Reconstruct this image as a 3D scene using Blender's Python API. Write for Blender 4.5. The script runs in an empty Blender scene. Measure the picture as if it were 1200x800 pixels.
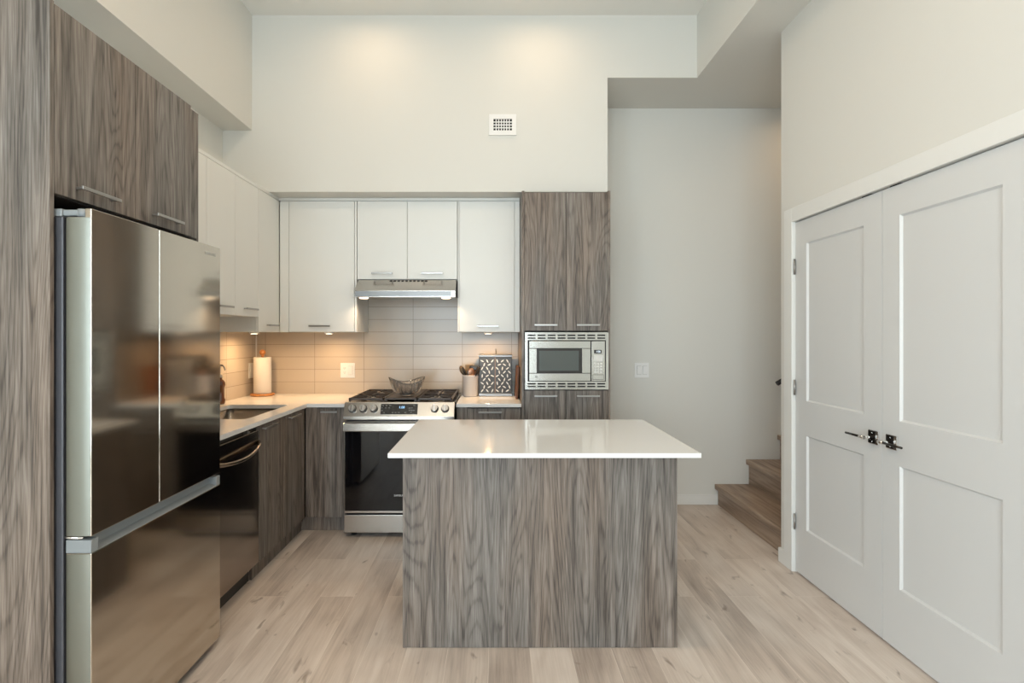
import bpy, bmesh, math, random
from mathutils import Vector, Matrix
random.seed(7)
PI = math.pi
S = bpy.context.scene
COL = S.collection

# ------------------------------------------------------------------ camera
cam_data = bpy.data.cameras.new('camera')
cam_data.sensor_width = 36
cam_data.lens = 18.0
cam_data.shift_x = 18 / 1200
cam_data.shift_y = -8 / 1200
cam_data.clip_start = 0.05
cam = bpy.data.objects.new('camera', cam_data)
cam.location = (0, 0, 1.40)
cam.rotation_euler = (PI / 2, 0, 0)
COL.objects.link(cam)
S.camera = cam

# ------------------------------------------------------------------ view, world
S.view_settings.view_transform = 'Standard'
S.view_settings.look = 'None'
S.view_settings.gamma = 1
S.view_settings.use_curve_mapping = False
S.view_settings.exposure = 0.09
S.cycles.max_bounces = 10
S.cycles.diffuse_bounces = 6
S.cycles.glossy_bounces = 5
S.cycles.transmission_bounces = 8
S.cycles.transparent_max_bounces = 8
S.cycles.caustics_reflective = False
S.cycles.caustics_refractive = False
S.cycles.sample_clamp_indirect = 6
S.cycles.use_denoising = True

world = bpy.data.worlds.new('daylight')
S.world = world
world.use_nodes = True
wn = world.node_tree.nodes
wl = world.node_tree.links
bg = wn['Background']
tc = wn.new('ShaderNodeTexCoord')
sx = wn.new('ShaderNodeSeparateXYZ')
rp = wn.new('ShaderNodeValToRGB')
rp.color_ramp.elements[0].position = 0.44
rp.color_ramp.elements[0].color = (0.16, 0.19, 0.12, 1)
rp.color_ramp.elements[1].position = 0.60
rp.color_ramp.elements[1].color = (0.85, 0.93, 1.0, 1)
mr = wn.new('ShaderNodeMapRange')
mr.inputs[1].default_value = -1
mr.inputs[2].default_value = 1
wl.new(tc.outputs['Generated'], sx.inputs[0])
wl.new(sx.outputs['Z'], mr.inputs[0])
wl.new(mr.outputs[0], rp.inputs[0])
wl.new(rp.outputs[0], bg.inputs[0])
bg.inputs[1].default_value = 1.6

def area_light(name, loc, rot, sx_, sy_, power, color, spread=PI, shape='RECTANGLE'):
    l = bpy.data.lights.new(name, 'AREA')
    l.shape = shape
    l.size = sx_
    if shape in ('RECTANGLE', 'ELLIPSE'):
        l.size_y = sy_
    l.energy = power
    l.color = color
    l.spread = spread
    o = bpy.data.objects.new(name, l)
    o.location = loc
    o.rotation_euler = rot
    COL.objects.link(o)
    return o

WIN = [(-1.78, -0.55), (-0.45, 0.40)]         # two big windows in the wall behind the camera
WINL = (-2.9, -0.6)                           # unseen window added in the left wall to brighten the closet doors
ZS, ZTOP = 0.12, 2.90
Y_FRONT = -3.4
DAY = (0.775, 0.91, 1.0)
for (a, b) in WIN:                            # daylight coming in through them
    area_light('window_daylight', ((a + b) / 2, Y_FRONT - 0.22, (ZS + ZTOP) / 2), (PI / 2, 0, 0), b - a, ZTOP - ZS, 86 * (b - a), DAY)
area_light('window_daylight', (-2.22, (WINL[0] + WINL[1]) / 2, (ZS + ZTOP) / 2), (0, -PI / 2, 0), ZTOP - ZS, WINL[1] - WINL[0], 150, DAY)  # lamp outside the added left window
WARM = (1.0, 0.62, 0.30)
WARM2 = (1.0, 0.70, 0.43)
CEIL_SPOTS = [(-0.89, 3.31), (0.30, 3.31), (-0.89, 1.5), (0.45, 1.5), (-0.89, -0.6), (0.45, -0.6)]  # last four are unseen fixtures added for warm fill
CEIL_POWER = [2.3, 2.3, 10, 7, 9, 6]
PUCKS = [(-1.80, 3.80, 1.417), (-1.30, 3.97, 1.417), (-0.066, 3.97, 1.417)]
PUCK_POWER = 2.4
HOOD_POWER = 0.6

# ------------------------------------------------------------------ materials
def srgb(r, g, b):
    f = lambda c: (c / 255) / 12.92 if c / 255 <= 0.04045 else ((c / 255 + 0.055) / 1.055) ** 2.4
    return (f(r), f(g), f(b), 1)

def mat(name, col, rough=0.5, metal=0.0, spec=0.5, **kw):
    m = bpy.data.materials.new(name)
    m.use_nodes = True
    p = m.node_tree.nodes['Principled BSDF']
    p.inputs['Base Color'].default_value = (*col[:3], 1)
    p.inputs['Roughness'].default_value = rough
    p.inputs['Metallic'].default_value = metal
    p.inputs['Specular IOR Level'].default_value = spec
    for k, v in kw.items():
        p.inputs[k.replace('_', ' ')].default_value = v
    return m

def nodes(m):
    return m.node_tree.nodes, m.node_tree.links, m.node_tree.nodes['Principled BSDF']

def ramp(n, stops):
    r = n.new('ShaderNodeValToRGB')
    e = r.color_ramp.elements
    e[0].position, e[0].color = stops[0][0], (*stops[0][1][:3], 1)
    e[1].position, e[1].color = stops[-1][0], (*stops[-1][1][:3], 1)
    for pos, c in stops[1:-1]:
        x = e.new(pos)
        x.color = (*c[:3], 1)
    return r

def world_pos(n, l, scale, rot=(0, 0, 0), loc=(0, 0, 0)):
    g = n.new('ShaderNodeNewGeometry')
    mp = n.new('ShaderNodeMapping')
    mp.inputs['Scale'].default_value = scale
    mp.inputs['Rotation'].default_value = rot
    mp.inputs['Location'].default_value = loc
    l.new(g.outputs['Position'], mp.inputs[0])
    return mp

def add_bump(m, scale=300, strength=0.05, dist=0.001):
    n, l, p = nodes(m)
    mp = world_pos(n, l, (1, 1, 1))
    t = n.new('ShaderNodeTexNoise')
    t.inputs['Scale'].default_value = scale
    t.inputs['Detail'].default_value = 3
    b = n.new('ShaderNodeBump')
    b.inputs['Strength'].default_value = strength
    b.inputs['Distance'].default_value = dist
    l.new(mp.outputs[0], t.inputs[0])
    l.new(t.outputs[0], b.inputs['Height'])
    l.new(b.outputs[0], p.inputs['Normal'])
    return m

M = {}
M['wall'] = add_bump(mat('wall_paint', (0.70, 0.692, 0.652), 0.75, spec=0.3), 180, 0.08)
M['ceiling'] = add_bump(mat('ceiling_paint', (0.80, 0.795, 0.76), 0.85, spec=0.2), 200, 0.08)
M['trim'] = mat('trim_paint', (0.76, 0.76, 0.735), 0.38)
M['door'] = mat('door_paint', (0.635, 0.642, 0.638), 0.40)
M['white_cab'] = mat('white_cabinet_laminate', (0.775, 0.775, 0.745), 0.40)
M['white_plastic'] = mat('white_plastic', (0.69, 0.69, 0.68), 0.30)
M['switch_plastic'] = mat('bright_white_plastic', (0.82, 0.82, 0.81), 0.30)
M['dark_gap'] = mat('dark_recess', (0.012, 0.012, 0.013), 0.8)
M['kick'] = mat('toe_kick_dark', (0.05, 0.045, 0.04), 0.7)
M['black_plastic'] = mat('black_plastic', (0.015, 0.015, 0.016), 0.35)
M['dark_bronze'] = mat('dark_handle_metal', (0.05, 0.045, 0.042), 0.25, 0.9)
M['chrome'] = mat('chrome', (0.82, 0.82, 0.82), 0.10, 1.0)
M['satin'] = mat('satin_nickel', (0.40, 0.39, 0.375), 0.33, 1.0)
M['grey_plastic'] = mat('grey_plastic', (0.24, 0.26, 0.27), 0.45)
M['fridge_side'] = mat('fridge_side_paint', (0.085, 0.085, 0.095), 0.45, 0.3)
M['cast_iron'] = mat('cast_iron', (0.05, 0.038, 0.032), 0.38, 0.3)
M['enamel'] = mat('black_enamel', (0.02, 0.018, 0.017), 0.18)
M['oven_glass'] = mat('oven_glass', (0.004, 0.004, 0.005), 0.04, spec=0.42)
M['display'] = mat('display_black', (0.012, 0.011, 0.010), 0.2)
M['paper'] = add_bump(mat('paper_towel', (0.66, 0.64, 0.62), 0.9, spec=0.1), 120, 0.5, 0.002)
M['ceramic'] = mat('grey_ceramic', (0.60, 0.56, 0.54), 0.18)
M['copper'] = mat('copper_utensil', (0.34, 0.18, 0.11), 0.3, 0.8)
M['taupe'] = mat('taupe_silicone', (0.16, 0.115, 0.07), 0.45)
M['black_nylon'] = mat('black_nylon', (0.02, 0.016, 0.014), 0.35)
M['steel_spoon'] = mat('steel_utensil', (0.55, 0.55, 0.52), 0.2, 1.0)
M['amber'] = mat('amber_glass', (0.10, 0.03, 0.008), 0.08, spec=0.8)
M['leaf_white'] = mat('leaf_print_white', (0.70, 0.69, 0.65), 0.4)
M['tin_black'] = mat('charcoal_tin', (0.035, 0.037, 0.037), 0.35)
M['orange_wood'] = mat('orange_wood', (0.44, 0.18, 0.05), 0.35)
M['silver_trim'] = mat('silver_trim', (0.24, 0.24, 0.24), 0.4, 1.0)
M['logo_grey'] = mat('logo_silver', (0.55, 0.55, 0.53), 0.3, 0.6)
M['key_grey'] = mat('keypad_print', (0.20, 0.20, 0.20), 0.5)
M['key_pale'] = mat('keypad_button', (0.66, 0.65, 0.62), 0.35)

def emit(name, col, s):
    m = bpy.data.materials.new(name)
    m.use_nodes = True
    n, l, p = nodes(m)
    p.inputs['Base Color'].default_value = (*col, 1)
    p.inputs['Emission Color'].default_value = (*col, 1)
    p.inputs['Emission Strength'].default_value = s
    return m
M['lamp'] = emit('lamp_lens', (1.0, 0.80, 0.58), 4.0)
M['digits'] = emit('blue_digits', (0.35, 0.65, 1.0), 0.8)

def brushed(name, col, rough, streak=(2, 2, 260), amount=0.05, bump=0.0):
    m = mat(name, col, rough, 1.0)
    n, l, p = nodes(m)
    mp = world_pos(n, l, streak)
    t = n.new('ShaderNodeTexNoise')
    t.inputs['Scale'].default_value = 1.0
    t.inputs['Detail'].default_value = 3
    r = n.new('ShaderNodeMapRange')
    r.inputs[3].default_value = rough - amount
    r.inputs[4].default_value = rough + amount
    l.new(mp.outputs[0], t.inputs[0])
    l.new(t.outputs[0], r.inputs[0])
    l.new(r.outputs[0], p.inputs['Roughness'])
    return m
M['steel'] = brushed('brushed_stainless', (0.52, 0.50, 0.47), 0.24, (2, 2, 300))
M['fridge_steel'] = brushed('fridge_stainless', (0.55, 0.50, 0.43), 0.10, (2, 2, 300), 0.03)
M['dw_steel'] = brushed('dishwasher_stainless', (0.36, 0.31, 0.265), 0.13, (2, 2, 300), 0.04)
M['fridge_edge'] = brushed('fridge_door_edge', (0.30, 0.31, 0.275), 0.40, (90, 90, 1.5), 0.04)
M['micro_steel'] = brushed('microwave_stainless', (0.41, 0.40, 0.37), 0.20, (300, 2, 2), 0.02)
M['sink_steel'] = brushed('sink_stainless', (0.50, 0.46, 0.42), 0.25, (3, 3, 3), 0.03)

def wood_laminate(name, lo, mid, hi, seed=0.0):
    m = mat(name, mid, 0.42, spec=0.4)
    n, l, p = nodes(m)
    # cathedral figure: contour lines of a field stretched along the board's height
    a = world_pos(n, l, (6.5, 6.5, 0.62), loc=(seed, seed * 0.7, seed * 0.3))
    t1 = n.new('ShaderNodeTexNoise'); t1.inputs['Scale'].default_value = 1.0
    t1.inputs['Detail'].default_value = 1.2; t1.inputs['Roughness'].default_value = 0.4
    t1.inputs['Distortion'].default_value = 0.35
    l.new(a.outputs[0], t1.inputs[0])
    mu = n.new('ShaderNodeMath'); mu.operation = 'MULTIPLY'; mu.inputs[1].default_value = 150
    si = n.new('ShaderNodeMath'); si.operation = 'SINE'
    jt = world_pos(n, l, (120, 120, 6), loc=(seed, 2, 0))
    tj = n.new('ShaderNodeTexNoise'); tj.inputs['Scale'].default_value = 1; tj.inputs['Detail'].default_value = 2
    l.new(jt.outputs[0], tj.inputs[0])
    ja = n.new('ShaderNodeMath'); ja.operation = 'MULTIPLY_ADD'; ja.inputs[1].default_value = 3.2
    l.new(t1.outputs[0], mu.inputs[0]); l.new(tj.outputs[0], ja.inputs[0]); l.new(mu.outputs[0], ja.inputs[2]); l.new(ja.outputs[0], si.inputs[0])
    mr1 = n.new('ShaderNodeMapRange'); mr1.inputs[1].default_value = -1; mr1.inputs[2].default_value = 1
    l.new(si.outputs[0], mr1.inputs[0])
    # fine pores
    b = world_pos(n, l, (300, 300, 9), loc=(seed, 0, 0))
    t2 = n.new('ShaderNodeTexNoise'); t2.inputs['Scale'].default_value = 1.0; t2.inputs['Detail'].default_value = 3
    l.new(b.outputs[0], t2.inputs[0])
    # broad strips
    c = world_pos(n, l, (42, 42, 1.5), loc=(seed * 2, 3, 1))
    t3 = n.new('ShaderNodeTexNoise'); t3.inputs['Scale'].default_value = 1.0; t3.inputs['Detail'].default_value = 6; t3.inputs['Roughness'].default_value = 0.62; t3.inputs['Distortion'].default_value = 0.25
    l.new(c.outputs[0], t3.inputs[0])
    def mix(u, wu, v, wv):
        x = n.new('ShaderNodeMath'); x.operation = 'MULTIPLY'; x.inputs[1].default_value = wu
        y = n.new('ShaderNodeMath'); y.operation = 'MULTIPLY_ADD'; y.inputs[1].default_value = wv
        l.new(u, x.inputs[0]); l.new(v, y.inputs[0]); l.new(x.outputs[0], y.inputs[2])
        return y.outputs[0]
    ln = ramp(n, [(0.0, (0, 0, 0)), (0.22, (0.72, 0.72, 0.72)), (1.0, (1, 1, 1))])
    l.new(mr1.outputs[0], ln.inputs[0])
    s = mix(ln.outputs[0], 0.10, t2.outputs[0], 0.40)
    s2 = mix(s, 1.0, t3.outputs[0], 0.74)
    r = ramp(n, [(0.47, lo), (0.655, mid), (0.86, hi)])
    l.new(s2, r.inputs[0])
    # broad grey and brown zones of the veneer print
    z = world_pos(n, l, (5, 5, 0.7), loc=(seed, 9, 4))
    tz = n.new('ShaderNodeTexNoise'); tz.inputs['Scale'].default_value = 1; tz.inputs['Detail'].default_value = 3
    l.new(z.outputs[0], tz.inputs[0])
    zr = ramp(n, [(0.36, (0.96, 1.0, 1.03)), (0.62, (1.07, 0.985, 0.92))])
    l.new(tz.outputs[0], zr.inputs[0])
    zm = n.new('ShaderNodeMix'); zm.data_type = 'RGBA'; zm.blend_type = 'MULTIPLY'; zm.inputs[0].default_value = 1.0
    l.new(r.outputs[0], zm.inputs[6]); l.new(zr.outputs[0], zm.inputs[7])
    l.new(zm.outputs[2], p.inputs['Base Color'])
    bp = n.new('ShaderNodeBump'); bp.inputs['Strength'].default_value = 0.12; bp.inputs['Distance'].default_value = 0.001
    l.new(s2, bp.inputs['Height']); l.new(bp.outputs[0], p.inputs['Normal'])
    return m
M['wood'] = wood_laminate('grey_walnut_laminate', (0.062, 0.052, 0.045), (0.170, 0.146, 0.127), (0.305, 0.272, 0.242))
M['board'] = wood_laminate('cutting_board_wood', (0.04, 0.015, 0.007), (0.13, 0.048, 0.018), (0.30, 0.13, 0.05), 5)

def floor_mat():
    m = mat('oak_plank_floor', (0.5, 0.4, 0.3), 0.36, spec=0.45)
    n, l, p = nodes(m)
    v = world_pos(n, l, (1, 1, 1), rot=(0, 0, PI / 2), loc=(0.3, 0.035, 0))
    br = n.new('ShaderNodeTexBrick')
    br.offset = 0.37; br.offset_frequency = 2
    br.inputs['Scale'].default_value = 1.0
    br.inputs['Brick Width'].default_value = 1.22
    br.inputs['Row Height'].default_value = 0.182
    br.inputs['Mortar Size'].default_value = 0.0011
    br.inputs['Mortar Smooth'].default_value = 0.3
    br.inputs['Color1'].default_value = (0, 0, 0, 1)
    br.inputs['Color2'].default_value = (1, 1, 1, 1)
    br.inputs['Mortar'].default_value = (0.5, 0.5, 0.5, 1)
    l.new(v.outputs[0], br.inputs[0])
    bw = n.new('ShaderNodeRGBToBW'); l.new(br.outputs['Color'], bw.inputs[0])
    # shift the grain of every plank
    g = n.new('ShaderNodeNewGeometry')
    cx = n.new('ShaderNodeCombineXYZ')
    mm = n.new('ShaderNodeMath'); mm.operation = 'MULTIPLY'; mm.inputs[1].default_value = 17.3
    l.new(bw.outputs[0], mm.inputs[0]); l.new(mm.outputs[0], cx.inputs[2]); l.new(mm.outputs[0], cx.inputs[1])
    va = n.new('ShaderNodeVectorMath'); va.operation = 'ADD'
    l.new(g.outputs['Position'], va.inputs[0]); l.new(cx.outputs[0], va.inputs[1])
    def nz(scale, det, dist=0.0, rough=0.5):
        mp = n.new('ShaderNodeMapping'); mp.inputs['Scale'].default_value = scale
        t = n.new('ShaderNodeTexNoise'); t.inputs['Scale'].default_value = 1; t.inputs['Detail'].default_value = det
        t.inputs['Distortion'].default_value = dist; t.inputs['Roughness'].default_value = rough
        l.new(va.outputs[0], mp.inputs[0]); l.new(mp.outputs[0], t.inputs[0])
        return t.outputs[0]
    fine = nz((150, 4.5, 1), 4)
    wide = nz((11, 1.5, 1), 5, 1.1)
    knot = nz((17, 6.5, 1), 2.5, 0.8)
    cloud = nz((3.5, 2.6, 1), 2)
    def madd(u, w, add):
        y = n.new('ShaderNodeMath'); y.operation = 'MULTIPLY_ADD'; y.inputs[1].default_value = w
        l.new(u, y.inputs[0])
        if isinstance(add, float): y.inputs[2].default_value = add
        else: l.new(add, y.inputs[2])
        return y.outputs[0]
    s = madd(fine, 0.24, -0.02)
    s = madd(wide, 0.54, s)
    s = madd(cloud, 0.42, s)
    s = madd(bw.outputs[0], 0.20, s)
    r = ramp(n, [(0.40, (0.31, 0.250, 0.210)), (0.65, (0.57, 0.482, 0.416)), (0.92, (0.75, 0.67, 0.60))])
    l.new(s, r.inputs[0])
    kr = ramp(n, [(0.66, (0, 0, 0)), (0.76, (0.62, 0.62, 0.62))])
    l.new(knot, kr.inputs[0])
    mx = n.new('ShaderNodeMix'); mx.data_type = 'RGBA'; mx.inputs[7].default_value = (0.15, 0.105, 0.075, 1)
    l.new(kr.outputs[0], mx.inputs[0]); l.new(r.outputs[0], mx.inputs[6])
    mo = n.new('ShaderNodeMix'); mo.data_type = 'RGBA'; mo.inputs[7].default_value = (0.78, 0.70, 0.62, 1)
    fm = n.new('ShaderNodeMath'); fm.operation = 'MULTIPLY'; fm.inputs[1].default_value = 0.75
    l.new(br.outputs['Fac'], fm.inputs[0]); l.new(fm.outputs[0], mo.inputs[0]); l.new(mx.outputs[2], mo.inputs[6])
    l.new(mo.outputs[2], p.inputs['Base Color'])
    rr = n.new('ShaderNodeMapRange'); rr.inputs[3].default_value = 0.30; rr.inputs[4].default_value = 0.46
    l.new(wide, rr.inputs[0]); l.new(rr.outputs[0], p.inputs['Roughness'])
    bp = n.new('ShaderNodeBump'); bp.inputs['Strength'].default_value = 0.10; bp.inputs['Distance'].default_value = 0.001
    l.new(fine, bp.inputs['Height']); l.new(bp.outputs[0], p.inputs['Normal'])
    return m
M['floor'] = floor_mat()

def stair_mat():
    m = mat('oak_stair', (0.3, 0.22, 0.16), 0.42)
    n, l, p = nodes(m)
    a = world_pos(n, l, (30, 2.2, 30))
    t = n.new('ShaderNodeTexNoise'); t.inputs['Scale'].default_value = 1; t.inputs['Detail'].default_value = 5
    t.inputs['Distortion'].default_value = 0.6
    l.new(a.outputs[0], t.inputs[0])
    r = ramp(n, [(0.3, (0.19, 0.13, 0.093)), (0.52, (0.33, 0.24, 0.175)), (0.75, (0.44, 0.335, 0.25))])
    l.new(t.outputs[0], r.inputs[0]); l.new(r.outputs[0], p.inputs['Base Color'])
    return m
M['stair'] = stair_mat()

def tile_mat(name, along, x0, rows0):
    """stack bond 4 x 16 inch tiles; along is the horizontal world axis of the wall"""
    m = mat(name, (0.46, 0.42, 0.36), 0.22)
    n, l, p = nodes(m)
    g = n.new('ShaderNodeNewGeometry'); s = n.new('ShaderNodeSeparateXYZ'); c = n.new('ShaderNodeCombineXYZ')
    l.new(g.outputs['Position'], s.inputs[0])
    ax = n.new('ShaderNodeMath'); ax.operation = 'SUBTRACT'; ax.inputs[1].default_value = x0
    az = n.new('ShaderNodeMath'); az.operation = 'SUBTRACT'; az.inputs[1].default_value = rows0
    l.new(s.outputs[along], ax.inputs[0]); l.new(s.outputs['Z'], az.inputs[0])
    l.new(ax.outputs[0], c.inputs[0]); l.new(az.outputs[0], c.inputs[1])
    br = n.new('ShaderNodeTexBrick'); br.offset = 0.0
    br.inputs['Scale'].default_value = 1.0
    br.inputs['Brick Width'].default_value = 0.4055
    br.inputs['Row Height'].default_value = 0.1026
    br.inputs['Mortar Size'].default_value = 0.0016
    br.inputs['Mortar Smooth'].default_value = 0.2
    br.inputs['Color1'].default_value = (0.455, 0.396, 0.330, 1)
    br.inputs['Color2'].default_value = (0.485, 0.424, 0.355, 1)
    br.inputs['Mortar'].default_value = (0.22, 0.19, 0.155, 1)
    l.new(c.outputs[0], br.inputs[0])
    l.new(br.outputs['Color'], p.inputs['Base Color'])
    b = n.new('ShaderNodeBump'); b.invert = True; b.inputs['Strength'].default_value = 0.4; b.inputs['Distance'].default_value = 0.001
    l.new(br.outputs['Fac'], b.inputs['Height']); l.new(b.outputs[0], p.inputs['Normal'])
    return m
M['tile_back'] = tile_mat('backsplash_tile_back', 'X', -0.688 - 4.055, 1.012 - 1.026)
M['tile_left'] = tile_mat('backsplash_tile_left', 'Y', 3.755 - 4.055, 1.012 - 1.026)

def quartz():
    m = mat('white_quartz', (0.80, 0.785, 0.765), 0.10, spec=0.55)
    n, l, p = nodes(m)
    a = world_pos(n, l, (90, 90, 90))
    t = n.new('ShaderNodeTexNoise'); t.inputs['Scale'].default_value = 4; t.inputs['Detail'].default_value = 2
    l.new(a.outputs[0], t.inputs[0])
    r = ramp(n, [(0.3, (0.71, 0.71, 0.705)), (0.6, (0.76, 0.765, 0.765))])
    l.new(t.outputs[0], r.inputs[0]); l.new(r.outputs[0], p.inputs['Base Color'])
    return m
M['quartz'] = quartz()

def clear_glass(name, rough=0.0, col=(1, 1, 1)):
    m = mat(name, col, rough)
    p = m.node_tree.nodes['Principled BSDF']
    p.inputs['Transmission Weight'].default_value = 1.0
    p.inputs['IOR'].default_value = 1.5
    return m
M['crystal'] = mat('cut_crystal', (1.0, 0.95, 0.90), 0.02, Transmission_Weight=0.93, IOR=1.52)

def pane_mat():
    m = bpy.data.materials.new('window_pane'); m.use_nodes = True
    n, l, p = nodes(m)
    o = n['Material Output']
    tr = n.new('ShaderNodeBsdfTransparent'); gl = n.new('ShaderNodeBsdfGlossy'); gl.inputs['Roughness'].default_value = 0.02
    mx = n.new('ShaderNodeMixShader'); mx.inputs[0].default_value = 0.06
    l.new(tr.outputs[0], mx.inputs[1]); l.new(gl.outputs[0], mx.inputs[2]); l.new(mx.outputs[0], o.inputs[0])
    return m
M['pane'] = pane_mat()

# ------------------------------------------------------------------ mesh helpers
class MB:
    """collects shapes given in world coordinates into one mesh object"""
    def __init__(self):
        self.bm = bmesh.new()
        self.mi = 0
    def _merge(self, t, smooth=False):
        vs = {}
        for v in t.verts:
            vs[v] = self.bm.verts.new(v.co)
        for f in t.faces:
            try:
                nf = self.bm.faces.new([vs[v] for v in f.verts])
                nf.material_index = self.mi
                nf.smooth = f.smooth or smooth
            except ValueError:
                pass
        t.free()
        return self
    def box(self, x0, x1, y0, y1, z0, z1, bev=0.0, seg=2, mtx=None):
        t = bmesh.new()
        bmesh.ops.create_cube(t, size=1)
        for v in t.verts:
            v.co = Vector(((x0 + x1) / 2 + v.co.x * abs(x1 - x0), (y0 + y1) / 2 + v.co.y * abs(y1 - y0), (z0 + z1) / 2 + v.co.z * abs(z1 - z0)))
        if bev > 0:
            bmesh.ops.bevel(t, geom=t.edges[:], offset=bev, segments=seg, affect='EDGES', profile=0.5)
        if mtx is not None:
            bmesh.ops.transform(t, matrix=mtx, verts=t.verts)
        return self._merge(t)
    def cyl(self, p0, p1, r0, r1=None, n=20, smooth=True, bev=0.0):
        r1 = r0 if r1 is None else r1
        p0, p1 = Vector(p0), Vector(p1)
        d = p1 - p0
        q = d.to_track_quat('Z', 'Y').to_matrix().to_4x4()
        t = bmesh.new()
        bmesh.ops.create_cone(t, cap_ends=True, segments=n, radius1=r0, radius2=r1, depth=d.length)
        if bev > 0:
            es = [e for e in t.edges if all(len(f.verts) == 4 for f in e.link_faces) is False]
            bmesh.ops.bevel(t, geom=es, offset=bev, segments=2, affect='EDGES', profile=0.5)
        bmesh.ops.transform(t, matrix=Matrix.Translation((p0 + p1) / 2) @ q, verts=t.verts)
        for f in t.faces:
            f.smooth = smooth and len(f.verts) == 4
        return self._merge(t)
    def ball(self, c, r, sc=(1, 1, 1), n=16, mtx=None):
        t = bmesh.new()
        bmesh.ops.create_uvsphere(t, u_segments=n, v_segments=max(6, n // 2), radius=r)
        m = Matrix.Translation(c) @ (mtx or Matrix.Identity(4)) @ Matrix.Diagonal((*sc, 1))
        bmesh.ops.transform(t, matrix=m, verts=t.verts)
        return self._merge(t, True)
    def lathe(self, prof, c, n=32, fn=None):
        t = bmesh.new()
        rings = []
        for (r, z) in prof:
            if r < 1e-6:
                rings.append([t.verts.new((c[0], c[1], c[2] + z))])
            else:
                ring = []
                for k in range(n):
                    a = 2 * PI * k / n
                    rr, zz = (r, z) if fn is None else fn(r, z, a)
                    ring.append(t.verts.new((c[0] + rr * math.cos(a), c[1] + rr * math.sin(a), c[2] + zz)))
                rings.append(ring)
        for a, b in zip(rings, rings[1:]):
            for k in range(n):
                k2 = (k + 1) % n
                if len(a) == 1 and len(b) > 1:
                    t.faces.new([a[0], b[k], b[k2]])
                elif len(b) == 1 and len(a) > 1:
                    t.faces.new([a[k], b[0], a[k2]])
                elif len(a) > 1:
                    t.faces.new([a[k], a[k2], b[k2], b[k]])
        bmesh.ops.recalc_face_normals(t, faces=t.faces)
        return self._merge(t, True)
    def tube(self, pts, r, n=10, flat=1.0):
        """round tube along a polyline; r may be a list"""
        pts = [Vector(p) for p in pts]
        t = bmesh.new()
        rings = []
        prev = None
        for i, p in enumerate(pts):
            d = (pts[min(i + 1, len(pts) - 1)] - pts[max(i - 1, 0)]).normalized()
            if prev is None:
                u = d.orthogonal().normalized()
            else:
                u = (prev - d * prev.dot(d)).normalized()
            prev = u
            w = d.cross(u)
            rr = r[i] if isinstance(r, (list, tuple)) else r
            rings.append([t.verts.new(p + u * math.cos(2 * PI * k / n) * rr + w * math.sin(2 * PI * k / n) * rr * flat) for k in range(n)])
        for a, b in zip(rings, rings[1:]):
            for k in range(n):
                t.faces.new([a[k], a[(k + 1) % n], b[(k + 1) % n], b[k]])
        t.faces.new(rings[0][::-1]); t.faces.new(rings[-1])
        bmesh.ops.recalc_face_normals(t, faces=t.faces)
        for f in t.faces:
            f.smooth = len(f.verts) == 4
        return self._merge(t)
    def prism(self, poly, axis, a, b, bev=0.0):
        """extrude a polygon: axis 'x' -> poly is (y,z); 'y' -> (x,z); 'z' -> (x,y)"""
        t = bmesh.new()
        def P(u, v, w):
            return {'x': (w, u, v), 'y': (u, w, v), 'z': (u, v, w)}[axis]
        A = [t.verts.new(P(u, v, a)) for u, v in poly]
        B = [t.verts.new(P(u, v, b)) for u, v in poly]
        t.faces.new(A); t.faces.new(B[::-1])
        for k in range(len(poly)):
            k2 = (k + 1) % len(poly)
            t.faces.new([A[k], B[k], B[k2], A[k2]])
        bmesh.ops.recalc_face_normals(t, faces=t.faces)
        if bev > 0:
            bmesh.ops.bevel(t, geom=t.edges[:], offset=bev, segments=2, affect='EDGES', profile=0.5)
        return self._merge(t)
    def build(self, name, m, parent=None):
        me = bpy.data.meshes.new(name)
        self.bm.normal_update()
        off = Vector((0, 0, 0))
        o = bpy.data.objects.new(name, me)
        if parent is not None:
            q = parent
            while q is not None:
                off += q.location
                q = q.parent
            o.parent = parent
        else:
            # origin at the base centre of the mesh
            xs = [v.co for v in self.bm.verts]
            off = Vector(((min(v.x for v in xs) + max(v.x for v in xs)) / 2, (min(v.y for v in xs) + max(v.y for v in xs)) / 2, min(v.z for v in xs)))
            o.location = off
        bmesh.ops.translate(self.bm, vec=-off, verts=self.bm.verts)
        self.bm.to_mesh(me)
        self.bm.free()
        for x in (m if isinstance(m, (list, tuple)) else [m]):
            me.materials.append(x)
        COL.objects.link(o)
        return o

def tag(o, label=None, cat=None, group=None, kind=None):
    if label: o['label'] = label
    if cat: o['category'] = cat
    if group: o['group'] = group
    if kind: o['kind'] = kind
    return o

def thing(name, loc, label, cat, group=None, kind=None):
    o = bpy.data.objects.new(name, None)
    o.location = loc
    o.empty_display_size = 0.1
    COL.objects.link(o)
    return tag(o, label, cat, group, kind)

def struct(name, mb, m, label=None):
    return tag(mb.build(name, m), label, None, None, 'structure')

def text(name, body, loc, rot, size, m, parent, ext=0.0003, align='CENTER', label=None):
    c = bpy.data.curves.new(name, 'FONT')
    c.body = body
    c.size = size
    c.extrude = ext
    c.align_x = align
    c.align_y = 'CENTER'
    c.resolution_u = 3
    c.materials.append(m)
    tmp = bpy.data.objects.new(name, c)
    me = bpy.data.meshes.new_from_object(tmp)
    bpy.data.objects.remove(tmp)
    bpy.data.curves.remove(c)
    o = bpy.data.objects.new(name, me)
    off = Vector((0, 0, 0)); q = parent
    while q is not None:
        off += q.location; q = q.parent
    o.location = Vector(loc) - off
    o.rotation_euler = rot
    o.parent = parent
    COL.objects.link(o)
    if label: o['label'] = label
    return o

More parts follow.
